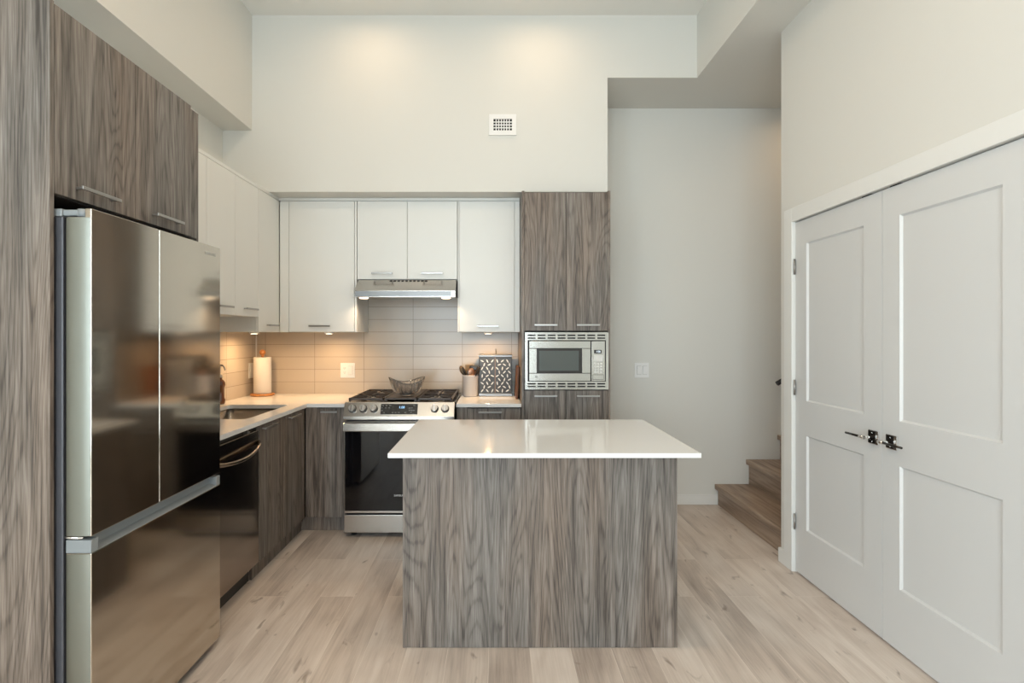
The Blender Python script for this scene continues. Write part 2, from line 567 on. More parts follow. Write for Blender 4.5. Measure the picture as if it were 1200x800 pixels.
def bar_handle(c, along, nrm, length, parent, m=None, proj=0.03):
    """slim flat bar on two posts; c is on the door face"""
    b = MB()
    c = Vector(c); nrm = Vector(nrm)
    ax = Vector((1, 0, 0)) if along == 'x' else Vector((0, 1, 0)) if along == 'y' else Vector((0, 0, 1))
    def bx(p, q):
        lo = [min(p[i], q[i]) for i in range(3)]; hi = [max(p[i], q[i]) for i in range(3)]
        b.box(lo[0], hi[0], lo[1], hi[1], lo[2], hi[2], 0.0012)
    oth = nrm.cross(ax)
    h = 0.006
    bx(c - ax * length / 2 + nrm * (proj - 0.007) - oth * h, c + ax * length / 2 + nrm * proj + oth * h)
    for s in (-1, 1):
        p = c + ax * s * (length / 2 - 0.012)
        bx(p - ax * 0.005 - oth * 0.004 + nrm * 0.0005, p + ax * 0.005 + oth * 0.004 + nrm * (proj - 0.004))
    return b.build('handle', m or M['satin'], parent)

# ------------------------------------------------------------------ the room
XL, XR = -1.99, 1.757
YB = 4.225
ZC = 3.72
ZH = 3.266
struct('floor', MB().box(-2.15, 4.0, Y_FRONT - 0.15, YB + 0.15, -0.1, 0.0), M['floor'])
struct('ceiling', MB().box(-2.15, 4.0, Y_FRONT - 0.15, YB + 0.15, ZC, ZC + 0.1), M['ceiling'])
w = MB()
w.box(-2.15, XL, Y_FRONT - 0.15, WINL[0], 0, ZC)
w.box(-2.15, XL, WINL[1], YB + 0.15, 0, ZC)
w.box(-2.15, XL, WINL[0], WINL[1], 0, ZS)
w.box(-2.15, XL, WINL[0], WINL[1], ZTOP, ZC)
struct('wall_left', w, M['wall'])
struct('wall_back', MB().box(XL, 4.0, YB, YB + 0.15, 0, ZC), M['wall'])
struct('wall_upper', MB().box(XL, 0.806, 3.72, YB, 2.437, ZC), M['wall'])
struct('wall_left_soffit', MB().box(XL, -1.777, -0.2, 3.72, 2.883, ZC), M['wall'])
# dropped ceiling over the hall and its beam running towards the camera
struct('ceiling_hall', MB().prism([(0.806, 3.72), (1.457, 3.72), (1.457, Y_FRONT), (4.0, Y_FRONT), (4.0, YB), (0.806, YB)], 'z', ZH, ZC), M['wall'])
# closet wall with its door opening
DY0, DYM, DY1, DZ = 1.655, 2.342, 3.026, 2.065
w = MB()
w.box(XR, XR + 0.12, DY1 + 0.012, 3.161, 0, ZH)
w.box(XR, XR + 0.12, DY0 - 0.012, DY1 + 0.012, DZ + 0.014, ZH)
w.box(XR, XR + 0.12, Y_FRONT, DY0 - 0.012, 0, ZH)
w.box(XR + 0.12, 4.0, 3.06, 3.161, 0, ZH)
struct('wall_right', w, M['wall'])
struct('wall_stair_end', MB().box(3.72, 3.84, 3.161, YB, 0, ZH), M['wall'])
# window wall behind the camera
w = MB()
zs, zt = ZS, ZTOP
w.box(XL, WIN[0][0], Y_FRONT - 0.15, Y_FRONT, 0, ZC)
w.box(WIN[0][1], WIN[1][0], Y_FRONT - 0.15, Y_FRONT, 0, ZC)
w.box(WIN[1][1], XR, Y_FRONT - 0.15, Y_FRONT, 0, ZC)
for a, b in WIN:
    w.box(a, b, Y_FRONT - 0.15, Y_FRONT, 0, zs)
    w.box(a, b, Y_FRONT - 0.15, Y_FRONT, zt, ZC)
struct('wall_front', w, M['wall'])
for k, (a, b) in enumerate(WIN):
    f = MB()
    y0, y1 = Y_FRONT - 0.11, Y_FRONT - 0.05
    for (p, q) in ((a, a + 0.05), (b - 0.05, b)):
        f.box(p, q, y0, y1, zs, zt, 0.004)
    for (p, q) in ((zs, zs + 0.05), (zt - 0.05, zt), (1.0, 1.05)):
        f.box(a + 0.05, b - 0.05, y0, y1, p, q, 0.004)
    wf = struct('window_%d' % (k + 1), f, M['trim'])
    g = MB().box(a + 0.05, b - 0.05, Y_FRONT - 0.083, Y_FRONT - 0.077, zs + 0.05, zt - 0.05)
    g.build('pane', M['pane'], wf)

f = MB()
x0, x1 = -2.11, -2.05
for p, q in ((WINL[0], WINL[0] + 0.05), (WINL[1] - 0.05, WINL[1]), (-1.78, -1.72)):
    f.box(x0, x1, p, q, zs, zt, 0.004)
for p, q in ((zs, zs + 0.05), (zt - 0.05, zt)):
    f.box(x0, x1, WINL[0] + 0.05, WINL[1] - 0.05, p, q, 0.004)
wf = struct('window_3', f, M['trim'])
MB().box(-2.083, -2.077, WINL[0] + 0.05, WINL[1] - 0.05, zs + 0.05, zt - 0.05).build('pane', M['pane'], wf)

# baseboards
struct('baseboard_back', MB().box(0.80, 1.822, YB - 0.012, YB - 0.0005, 0.001, 0.085, 0.002), M['trim'])
struct('baseboard_right', MB().prism([(XR - 0.012, 3.108), (XR - 0.012, 3.173), (XR + 0.06, 3.173), (XR + 0.06, 3.1615), (XR - 0.0005, 3.1615), (XR - 0.0005, 3.108)], 'z', 0.001, 0.085), M['trim'])
struct('baseboard_left', MB().box(XL + 0.0005, XL + 0.012, -0.59, 1.50, 0.001, 0.085, 0.002), M['trim'])
# tile backsplash
struct('wall_tile_back', MB().box(XL + 0.008, 0.176, YB - 0.008, YB - 0.0003, 0.9145, 1.83), M['tile_back'], 'taupe stacked tile backsplash behind the range')
struct('wall_tile_left', MB().box(XL + 0.0003, XL + 0.008, 2.34, YB - 0.008, 0.9145, 1.53), M['tile_left'])
struct('trim_2', MB().box(XL + 0.008, XL + 0.016, YB - 0.016, YB - 0.008, 0.9145, 1.42), M['white_plastic'], 'pale caulk strip in the tile corner')

# door casing and jamb
w = MB()
cx0, cx1 = XR - 0.014, XR - 0.0003
w.box(cx0, cx1, DY1, DY1 + 0.082, 0.001, DZ + 0.082, 0.002)
w.box(cx0, cx1, DY0 - 0.082, DY0, 0.001, DZ + 0.082, 0.002)
w.box(cx0, cx1, DY0, DY1, DZ, DZ + 0.082, 0.002)
w.box(cx1, XR + 0.11, DY1, DY1 + 0.012, 0.001, DZ + 0.013)
w.box(cx1, XR + 0.11, DY0 - 0.012, DY0, 0.001, DZ + 0.013)
w.box(cx1, XR + 0.11, DY0, DY1, DZ + 0.0005, DZ + 0.013)
struct('trim_1', w, M['trim'], 'white casing around the double closet doors')

def panel_door(name, ya, yb, panels, label):
    """door slab facing -X with two sunk panels"""
    xf, xb = XR + 0.007, XR + 0.044
    z0, z1 = 0.012, DZ - 0.006
    ps = panels
    ys = sorted({ya, yb, ps[0][0], ps[0][1]})
    zs_ = sorted({z0, z1, ps[0][2], ps[0][3], ps[1][2], ps[1][3]})
    t = bmesh.new()
    V = {}
    def vv(x, y, z):
        k = (round(x, 5), round(y, 5), round(z, 5))
        if k not in V: V[k] = t.verts.new(k)
        return V[k]
    def quad(a, b, c, d):
        t.faces.new([vv(*a), vv(*b), vv(*c), vv(*d)])
    for i in range(3):
        for j in range(len(zs_) - 1):
            y_a, y_b, z_a, z_b = ys[i], ys[i + 1], zs_[j], zs_[j + 1]
            hole = i == 1 and any(abs(z_a - q[2]) < 1e-6 for q in ps)
            if not hole:
                quad((xf, y_a, z_a), (xf, y_b, z_a), (xf, y_b, z_b), (xf, y_a, z_b))
            else:
                d, e = 0.010, 0.008
                o = [(xf, y_a, z_a), (xf, y_b, z_a), (xf, y_b, z_b), (xf, y_a, z_b)]
                n_ = [(xf + d, y_a + e, z_a + e), (xf + d, y_b - e, z_a + e), (xf + d, y_b - e, z_b - e), (xf + d, y_a + e, z_b - e)]
                for k in range(4):
                    quad(o[k], o[(k + 1) % 4], n_[(k + 1) % 4], n_[k])
                quad(*n_)
    quad((xb, ya, z0), (xb, ya, z1), (xb, yb, z1), (xb, yb, z0))
    for j in range(len(zs_) - 1):
        quad((xf, ya, zs_[j]), (xf, ya, zs_[j + 1]), (xb, ya, z1 if 0 else zs_[j + 1]), (xb, ya, zs_[j]))
        quad((xf, yb, zs_[j]), (xf, yb, zs_[j + 1]), (xb, yb, zs_[j + 1]), (xb, yb, zs_[j]))
    for i in range(3):
        quad((xf, ys[i], z0), (xf, ys[i + 1], z0), (xb, ys[i + 1], z0), (xb, ys[i], z0))
        quad((xf, ys[i], z1), (xf, ys[i + 1], z1), (xb, ys[i + 1], z1), (xb, ys[i], z1))
    bmesh.ops.recalc_face_normals(t, faces=t.faces)
    b = MB()
    b._merge(t)
    return struct(name, b, M['door'], label)

far = panel_door('door_1', DYM + 0.002, DY1 - 0.004, [(2.461, 2.916, 0.282, 0.824), (2.461, 2.916, 1.02, 1.925)], 'white two-panel closet door beside the stairs')
near = panel_door('door_2', DY0 + 0.004, DYM - 0.002, [(1.785, 2.242, 0.282, 0.824), (1.785, 2.242, 1.02, 1.925)], 'white two-panel closet door, nearer of the pair')

def lever(door, y, zc, direction):
    x = XR + 0.0065
    b = MB()
    b.box(x - 0.009, x, y - 0.034, y + 0.028, zc - 0.032, zc + 0.032, 0.002)
    p = b.build('handle', M['chrome'], door)
    f = MB()
    f.box(x - 0.0105, x - 0.0091, y - 0.018, y + 0.026, zc - 0.028, zc + 0.028, 0.0006)
    f.build('backplate', M['dark_bronze'], p)
    s = MB()
    s.cyl((x - 0.009, y, zc), (x - 0.060, y, zc), 0.010, 0.008)
    s.cyl((x - 0.055, y - 0.010 * direction, zc), (x - 0.055, y + 0.02 * direction, zc), 0.0085)
    for dz in (-0.02, 0.02):
        s.ball((x - 0.0105, y, zc + dz), 0.003)
    s.build('stem', M['chrome'], p)
    l_ = MB()
    l_.cyl((x - 0.055, y + 0.018 * direction, zc), (x - 0.053, y + 0.118 * direction, zc - 0.001), 0.0058, 0.0052)
    l_.build('lever', M['dark_bronze'], p)
lever(far, DYM + 0.049, 0.922, 1)
lever(near, DYM - 0.061, 0.922, -1)
for z in (0.30, 1.09, 1.80):
    b = MB()
    b.box(XR + 0.0002, XR + 0.0065, DY1 - 0.0035, DY1 - 0.0005, z - 0.045, z + 0.045)
    b.cyl((XR - 0.001, DY1 - 0.008, z - 0.045), (XR - 0.001, DY1 - 0.008, z + 0.045), 0.0055)
    for zz in (-0.015, 0.015):
        b.cyl((XR - 0.001, DY1 - 0.008, z + zz - 0.001), (XR - 0.001, DY1 - 0.008, z + zz + 0.001), 0.0062)
    b.build('hinge', M['satin'], far)
for d, y in ((far, DYM + 0.10), (near, DYM - 0.075)):
    b = MB()
    b.box(XR + 0.006, XR + 0.03, y - 0.03, y + 0.03, DZ - 0.0058, DZ - 0.001, 0.001)
    b.cyl((XR + 0.018, y, DZ - 0.006), (XR + 0.018, y, DZ - 0.0008), 0.006)
    b.build('ball_catch', M['dark_bronze'], d)

# ------------------------------------------------------------------ staircase
st = thing('staircase', (2.7, 3.7, 0), 'light oak staircase rising to the right behind the closet wall', 'staircase')
for k in range(7):
    x = 1.796 + 0.258 * k
    z = 0.17 + 0.203 * k
    xe = x + 0.258 + 0.02
    MB().box(x + 0.025, x + 0.045, 3.166, YB - 0.013 if k == 0 else YB - 0.004, 0.001 if k == 0 else z - 0.203 + 0.0005, z - 0.0405).build('riser', M['stair'], st)
    MB().box(x, xe + 0.02, 3.166, YB - 0.003, z - 0.04, z, 0.004).build('tread', M['stair'], st)
# black handrail fixed to the hall wall
hr = thing('handrail', (2.3, 4.15, 1.0), 'black stair handrail end showing past the closet wall corner', 'handrail')
MB().tube([(2.262, 4.13, 1.005), (2.33, 4.13, 1.045), (3.5, 4.13, 2.0)], 0.019, 12).build('rail', M['black_plastic'], hr)
for x, z in ((2.45, 1.175), (3.3, 1.84)):
    b = MB()
    b.tube([(x, YB - 0.001, z - 0.07), (x, 4.16, z - 0.07), (x, 4.13, z - 0.018)], 0.006, 8)
    b.cyl((x, YB - 0.006, z - 0.07), (x, YB - 0.0005, z - 0.07), 0.03)
    b.build('bracket', M['black_plastic'], hr)

# ------------------------------------------------------------------ fridge surround cabinet
XC = -1.36
sc_ = thing('fridge_cabinet', (-1.67, 1.95, 0), 'tall grey walnut cabinet surround above and beside the refrigerator', 'cabinet')
MB().box(XL + 0.002, XC, 1.558, 1.5734, 0.001, 2.426, 0.001).build('end_panel', M['wood'], sc_)
MB().box(XL + 0.002, XC, 2.3215, 2.3348, 0.001, 2.405, 0.001).build('side_panel', M['wood'], sc_)
MB().box(XL + 0.002, XC - 0.024, 1.575, 2.32, 1.834, 2.42).build('cabinet_box', M['kick'], sc_)
MB().box(XC - 0.022, XC - 0.001, 2.281, 2.3205, 1.834, 2.405, 0.001).build('filler_strip', M['wood'], sc_)
for ya, yb, hy in ((1.5755, 1.9265, 1.733), (1.9295, 2.2785, 2.100)):
    d = MB().box(XC - 0.022, XC, ya, yb, 1.836, 2.418, 0.001).build('door', M['wood'], sc_)
    bar_handle((XC, hy, 1.874), 'y', (1, 0, 0), 0.172, d)

# ------------------------------------------------------------------ refrigerator
XF = -1.252
fr = thing('refrigerator', (-1.6, 1.95, 0), 'stainless french door refrigerator with bottom freezer drawer', 'refrigerator')
FY0, FY1, FYM = 1.5815, 2.3185, 1.9005
MB().box(-1.95, -1.341, FY0 + 0.002, FY1 - 0.002, 0.04, 1.766, 0.004).build('fridge_body', M['fridge_side'], fr)
MB().box(-1.3405, -1.3375, FY0 + 0.012, FY1 - 0.012, 0.06, 1.755).build('gasket', M['dark_gap'], fr)
def fridge_door(ya, yb):
    b = MB()
    e = 0.004
    # front skin wrapped round the edges
    b.prism([(XF - 0.079, 0.777), (XF, 0.777), (XF, 1.79), (XF - 0.020, 1.79), (XF - 0.020, 1.764), (XF - 0.079, 1.764)], 'y', ya, yb, 0.0022)
    return b.build('door', M['fridge_steel'], fr)
d1 = fridge_door(FY0, FYM - 0.002)
d2 = fridge_door(FYM + 0.002, FY1)
# bright, slightly domed end caps of the doors
EDGE = [(XF - 0.077 + 0.074 * k / 12, FY0 - 0.0004 - 0.0032 * (1 - abs(2 * k / 12 - 1) ** 2.4)) for k in range(13)]
EDGE = EDGE + [(XF - 0.003, FY0 - 0.0002), (XF - 0.077, FY0 - 0.0002)]
MB().prism(EDGE, 'z', 0.779, 1.762).build('edge_trim', M['fridge_edge'], d1)
text('logo', 'SAMSUNG', (XF + 0.0006, 2.240, 1.752), (PI / 2, 0, PI / 2), 0.0185, M['logo_grey'], d2)
fz = MB().box(XF - 0.079, XF, FY0, FY1, 0.036, 0.724, 0.0022).build('freezer_drawer', M['fridge_steel'], fr)
MB().prism(EDGE, 'z', 0.038, 0.722).build('edge_trim', M['fridge_edge'], fz)
b = MB()
b.box(XF - 0.079, XF - 0.001, FY0, FY0 + 0.030, 0.7245, 0.765, 0.002)
b.box(XF - 0.079, XF - 0.001, FY1 - 0.030, FY1, 0.7245, 0.765, 0.002)
b.prism([(XF - 0.079, 0.7245), (XF - 0.001, 0.7245), (XF - 0.030, 0.736), (XF - 0.038, 0.772), (XF - 0.079, 0.772)], 'y', FY0 + 0.030, FY1 - 0.030)
b.build('handle_recess', M['grey_plastic'], fz)
b = MB()
b.box(-1.42, -1.345, FY0 + 0.002, FY0 + 0.06, 1.7665, 1.790, 0.003)
b.box(-1.345, -1.30, FY0 + 0.006, FY0 + 0.05, 1.769, 1.788, 0.003)
b.cyl((-1.292, FY0 + 0.022, 1.7665), (-1.292, FY0 + 0.022, 1.7905), 0.0165, n=24)
b.build('hinge_cover', M['grey_plastic'], fr)
b = MB()
b.tube([(-1.345, FY0 + 0.01, 0.774), (-1.33, FY0 + 0.004, 0.771), (-1.28, FY0 + 0.006, 0.7705)], 0.0045, 8)
b.build('hinge', M['chrome'], fr)
for y in (FY0 + 0.05, FY1 - 0.05):
    MB().cyl((-1.31, y, 0.0005), (-1.31, y, 0.035), 0.018, 0.014).build('foot', M['black_plastic'], fr)
MB().box(-1.93, -1.35, FY0 + 0.03, FY1 - 0.03, 0.012, 0.0395).build('kick_plate', M['dark_gap'], fr)

# ------------------------------------------------------------------ lower run, left wall
XD = -1.352           # door faces of the left run
YD = 3.622            # door faces of the back run
ZT = 0.914
ZU = 0.889            # underside of the quartz
KZ = 0.108

# dishwasher
dw = thing('dishwasher', (-1.65, 2.62, 0), 'dark stainless dishwasher with a bowed handle next to the refrigerator', 'dishwasher')
MB().box(-1.95, XD - 0.03, 2.345, 2.912, 0.10, 0.868).build('tub', M['kick'], dw)
dd = MB().box(XD - 0.028, XD - 0.002, 2.342, 2.916, KZ, 0.858, 0.003).build('door', M['dw_steel'], dw)
pts = []
for k in range(15):
    u = k / 14
    y = 2.36 + u * (2.905 - 2.36)
    bow = 1 - (2 * u - 1) ** 2
    pts.append((XD + 0.002 + 0.050 * bow ** 0.7, y, 0.792 - 0.034 * bow))
hb = MB()
hb.tube(pts, 0.013, 12, 0.75)
hb.build('handle', M['dw_steel'], dd)
b = MB()
b.box(XD - 0.030, XD - 0.012, 2.80, 2.816, 0.8685, 0.888)
b.box(XD - 0.030, XD - 0.006, 2.795, 2.821, 0.8595, 0.868, 0.001)
b.build('mounting_bracket', M['satin'], dw)
MB().box(-1.9, XD - 0.06, 2.345, 2.912, 0.001, 0.098).build('kick_plate', M['kick'], dw)

# sink base cabinet
sb = thing('base_cabinet', (-1.67, 3.25, 0), 'brown-grey walnut sink cabinet with two doors right of the dishwasher', 'cabinet')
bx_ = MB()
bx_.box(XL + 0.01, XD - 0.024, 2.9185, 2.934, 0.10, 0.885)
bx_.box(XL + 0.01, XD - 0.024, 3.60, 3.615, 0.10, 0.885)
bx_.box(XL + 0.01, XD - 0.024, 2.934, 3.60, 0.10, 0.118)
bx_.box(XD - 0.04, XD - 0.024, 2.934, 3.60, 0.118, 0.885)
bx_.build('cabinet_box', M['kick'], sb)
for ya, yb, hy in ((2.920, 3.259, 3.02), (3.264, 3.602, 3.395)):
    d = MB().box(XD - 0.022, XD, ya, yb, KZ, 0.879, 0.001).build('door', M['wood'], sb)
    bar_handle((XD, hy, 0.861), 'y', (1, 0, 0), 0.165, d)
MB().box(XD - 0.06, XD - 0.045, 2.9185, 3.66, 0.001, 0.0985).build('toe_kick', M['wood'], sb)
MB().box(XD - 0.0245, XD - 0.0225, 3.2595, 3.2635, KZ, 0.885).build('divider_edge', M['white_cab'], sb)

# corner base cabinet facing the camera
cb = thing('base_cabinet', (-1.2, 3.9, 0), 'narrow grey walnut base cabinet left of the range', 'cabinet')
MB().box(-1.345, -1.064, YD + 0.024, 4.2, 0.10, 0.885).build('cabinet_box', M['kick'], cb)
MB().box(-1.3515, -1.271, YD + 0.002, YD + 0.0225, KZ, 0.885, 0.001).build('filler_strip', M['wood'], cb)
d = MB().box(-1.268, -1.084, YD, YD + 0.022, KZ, 0.879, 0.001).build('door', M['wood'], cb)
bar_handle((-1.180, YD, 0.857), 'x', (0, -1, 0), 0.115, d)
MB().box(-1.080, -1.0635, YD - 0.004, 4.2, 0.001, 0.8885, 0.001).build('side_panel', M['wood'], cb)
MB().box(-1.397, -1.083, YD + 0.045, YD + 0.06, 0.001, 0.0985).build('toe_kick', M['wood'], cb)

# right base cabinet
rb = thing('base_cabinet', (-0.05, 3.9, 0), 'grey walnut base cabinet with a drawer right of the range', 'cabinet')
MB().box(-0.282, 0.170, YD + 0.024, 4.2, 0.10, 0.885).build('cabinet_box', M['kick'], rb)
MB().box(-0.2835, -0.208, YD + 0.002, YD + 0.0225, KZ, 0.885, 0.001).build('filler_strip', M['wood'], rb)
d = MB().box(-0.205, 0.172, YD, YD + 0.022, 0.745, 0.879, 0.001).build('drawer', M['wood'], rb)
bar_handle((-0.046, YD, 0.853), 'x', (0, -1, 0), 0.165, d)
d = MB().box(-0.205, 0.172, YD, YD + 0.022, KZ, 0.742, 0.001).build('door', M['wood'], rb)
bar_handle((-0.046, YD, 0.715), 'x', (0, -1, 0), 0.165, d)
MB().box(-0.2835, 0.172, YD + 0.045, YD + 0.06, 0.001, 0.0985).build('toe_kick', M['wood'], rb)

# quartz worktops
SK = (-1.85, -1.440, 2.945, 3.545)      # sink opening
YE, XE = 3.600, -1.334                  # front edges
b = MB()
def slab_with_hole():
    t = bmesh.new()
    # opening with rounded corners
    x0, x1, y0, y1 = SK
    r = 0.035
    hole = []
    for cx_, cy_, a0 in ((x1 - r, y1 - r, 0), (x0 + r, y1 - r, PI / 2), (x0 + r, y0 + r, PI), (x1 - r, y0 + r, 1.5 * PI)):
        for k in range(5):
            a = a0 + k * PI / 8
            hole.append((cx_ + r * math.cos(a), cy_ + r * math.sin(a)))
    outer = [(XL + 0.0005, 2.337), (XE, 2.337), (XE, YE), (-1.0575, YE), (-1.0575, YB - 0.0005), (XL + 0.0005, YB - 0.0005)]
    vo = [t.verts.new((x, y, ZT)) for x, y in outer]
    vh = [t.verts.new((x, y, ZT)) for x, y in hole]
    eo = [t.edges.new((vo[k], vo[(k + 1) % len(vo)])) for k in range(len(vo))]
    eh = [t.edges.new((vh[k], vh[(k + 1) % len(vh)])) for k in range(len(vh))]
    bmesh.ops.triangle_fill(t, use_beauty=True, edges=eo + eh, normal=(0, 0, 1))
    ret = bmesh.ops.extrude_face_region(t, geom=t.faces[:])
    for v in [g for g in ret['geom'] if isinstance(g, bmesh.types.BMVert)]:
        v.co.z = ZU
    bmesh.ops.recalc_face_normals(t, faces=t.faces)
    return t
b._merge(slab_with_hole())
tag(b.build('worktop', M['quartz']), 'L-shaped white quartz worktop around the sink, left of the range', 'worktop')
tag(MB().box(-0.2855, 0.1745, YE, YB - 0.009, ZU, ZT, 0.002).build('worktop', M['quartz']), 'short white quartz worktop between the range and tall cabinet', 'worktop')

# sink
sk = thing('sink', (-1.65, 3.25, 0.68), 'stainless undermount sink set into the left worktop', 'sink')
def basin(x0, x1, y0, y1, z0, z1):
    t = bmesh.new()
    def ring(x0, x1, y0, y1, z, r):
        out = []
        for cx_, cy_, a0 in ((x1 - r, y1 - r, 0), (x0 + r, y1 - r, PI / 2), (x0 + r, y0 + r, PI), (x1 - r, y0 + r, 1.5 * PI)):
            for k in range(6):
                a = a0 + k * PI / 10
                out.append(t.verts.new((cx_ + r * math.cos(a), cy_ + r * math.sin(a), z)))
        return out
    R = [ring(x0 - 0.02, x1 + 0.02, y0 - 0.02, y1 + 0.02, z1, 0.05), ring(x0, x1, y0, y1, z1, 0.035), ring(x0 + 0.004, x1 - 0.004, y0 + 0.004, y1 - 0.004, z0 + 0.02, 0.035),
         ring(x0 + 0.02, x1 - 0.02, y0 + 0.02, y1 - 0.02, z0, 0.03)]
    for A, B in zip(R, R[1:]):
        for k in range(len(A)):
            f = t.faces.new([A[k], A[(k + 1) % len(A)], B[(k + 1) % len(A)], B[k]])
            f.smooth = True
    t.faces.new(R[-1])
    bmesh.ops.recalc_face_normals(t, faces=t.faces)
    return t
b = MB(); b._merge(basin(SK[0] - 0.003, SK[1] + 0.003, SK[2] - 0.003, SK[3] + 0.003, 0.69, ZU - 0.004))
o = b.build('basin', M['sink_steel'], sk)
sm = o.modifiers.new('thick', 'SOLIDIFY'); sm.thickness = 0.0015; sm.offset = 1
MB().lathe([(0.0, 0.0), (0.045, 0.0), (0.045, 0.003), (0.03, 0.003), (0.025, 0.001), (0.0, 0.001)], (-1.65, 3.25, 0.691)).build('drain', M['chrome'], sk)
# faucet (stands behind the refrigerator from the camera)
fc = thing('faucet', (-1.93, 3.20, ZT), 'chrome gooseneck faucet at the wall behind the sink', 'faucet')
MB().lathe([(0.0, 0.0), (0.027, 0.0), (0.027, 0.008), (0.017, 0.014), (0.017, 0.06), (0.0, 0.06)], (-1.93, 3.20, ZT + 0.0005)).build('base', M['chrome'], fc)
pts = [(-1.93, 3.20, ZT + 0.06), (-1.93, 3.20, 1.20)]
for k in range(1, 10):
    a = PI - k * PI / 9
    pts.append((-1.855 + 0.075 * math.cos(a), 3.20, 1.20 + 0.075 * math.sin(a)))
pts.append((-1.78, 3.20, 1.12))
MB().tube(pts, 0.012, 12).build('spout', M['chrome'], fc)
MB().tube([(-1.93, 3.217, 0.955), (-1.93, 3.245, 0.96), (-1.925, 3.29, 0.985)], 0.006, 8).build('lever', M['chrome'], fc)

# amber soap pump just past the refrigerator edge
sp = thing('soap_dispenser', (-1.932, 3.57, ZT), 'amber soap bottle with metal pump beyond the sink, half hidden by the refrigerator', 'soap bottle')
MB().lathe([(0.0, 0.0), (0.026, 0.0), (0.033, 0.006), (0.034, 0.03), (0.028, 0.045), (0.028, 0.115), (0.034, 0.13), (0.033, 0.15), (0.022, 0.168), (0.014, 0.174), (0.014, 0.185), (0.0, 0.185)], (-1.934, 3.58, ZT + 0.0005)).build('bottle', M['amber'], sp)
b = MB()
b.cyl((-1.934, 3.58, 1.10), (-1.934, 3.58, 1.122), 0.015)
b.cyl((-1.934, 3.58, 1.122), (-1.934, 3.58, 1.18), 0.004)
b.tube([(-1.945, 3.58, 1.185), (-1.915, 3.58, 1.186), (-1.905, 3.58, 1.176), (-1.898, 3.58, 1.15)], [0.008, 0.007, 0.006, 0.005], 8)
b.build('pump', M['satin'], sp)

# ------------------------------------------------------------------ range
RX0, RX1 = -1.052, -0.294
YR = 3.530
rg = thing('gas_range', (-0.673, 3.85, 0), 'stainless slide-in gas range with black glass oven door', 'range')
b = MB()
b.box(RX0 + 0.004, RX1 - 0.004, YR + 0.045, 4.19, 0.03, 0.905, 0.002)
b.build('range_body', M['fridge_side'], rg)
b = MB()
b.box(RX0 - 0.004, RX1 + 0.004, 3.60, 4.195, ZT + 0.0005, 0.926, 0.002)
b.box(RX0 + 0.003, RX1 - 0.003, YR + 0.03, 3.60, 0.890, 0.926, 0.002)
b.build('cooktop', M['enamel'], rg)
# sloping control panel
cp = MB()
cp.prism([(3.578, 0.930), (3.563, 0.934), (3.553, 0.931), (3.512, 0.838), (3.512, 0.818), (3.522, 0.812), (3.578, 0.812)], 'x', RX0 - 0.002, RX1 + 0.002, 0.0012)
cp = cp.build('control_panel', M['steel'], rg)
pa, pb = Vector((0, 3.553, 0.931)), Vector((0, 3.512, 0.838))
dn = (pb - pa).normalized()
nr = Vector((0, dn.z, -dn.y))
if nr.y > 0: nr = -nr
def on_panel(x, t, h=0.0):
    p = pa + (pb - pa) * t + nr * h
    return Vector((x, p.y, p.z))
tilt = math.atan2(dn.y, dn.z)
def panel_quad(mb, x0, x1, t0, t1, h0, h1):
    P = [on_panel(x, t, h) for h in (h0, h1) for x, t in ((x0, t0), (x1, t0), (x1, t1), (x0, t1))]
    t_ = bmesh.new()
    v = [t_.verts.new(p) for p in P]
    for f in ((0, 1, 2, 3), (7, 6, 5, 4), (0, 4, 5, 1), (1, 5, 6, 2), (2, 6, 7, 3), (3, 7, 4, 0)):
        t_.faces.new([v[i] for i in f])
    bmesh.ops.recalc_face_normals(t_, faces=t_.faces)
    mb._merge(t_)
dp = MB(); panel_quad(dp, -0.800, -0.545, 0.12, 0.84, 0.0005, 0.003)
dp = dp.build('display', M['display'], cp)
rotp = (math.atan2(-dn.z, -dn.y) , 0, 0)
rx = math.acos(max(-1, min(1, nr.z)))   # tilt of the panel's normal from straight up
text('clock_digits', '1:08', on_panel(-0.655, 0.37, 0.0035), (rx, 0, 0), 0.024, M['digits'], dp, 0.0002)
for row, xs_ in ((0.24, [-0.785, -0.762, -0.735, -0.57]), (0.40, [-0.79, -0.765, -0.742, -0.60, -0.585]), (0.58, [-0.79, -0.60, -0.585, -0.57]), (0.72, [-0.775, -0.715, -0.695, -0.672, -0.63, -0.59])):
    for x in xs_:
        kb = MB()
        panel_quad(kb, x - 0.006, x + 0.006, row - 0.02, row + 0.025, 0.0031, 0.0034)
        kb.build('button', M['key_grey'], dp)
for x in (-0.994, -0.920, -0.847, -0.428, -0.355):
    k = MB()
    c0, c1, c2 = on_panel(x, 0.46, 0.0005), on_panel(x, 0.46, 0.006), on_panel(x, 0.46, 0.032)
    k.cyl(c1, c2, 0.0235, 0.0215, 28)
    ko = k.build('knob', M['satin'], cp)
    g = MB()
    q = on_panel(x, 0.46, 0.033)
    up = -dn
    R = Matrix.Translation(q) @ nr.to_track_quat('Z', 'Y').to_matrix().to_4x4()
    g.box(-0.004, 0.004, -0.021, 0.021, -0.001, 0.006, 0.0015, mtx=R)
    g.build('grip', M['chrome'], ko)
    MB().cyl(c0, c1, 0.0275, 0.0265, 28).build('skirt', M['black_plastic'], ko)
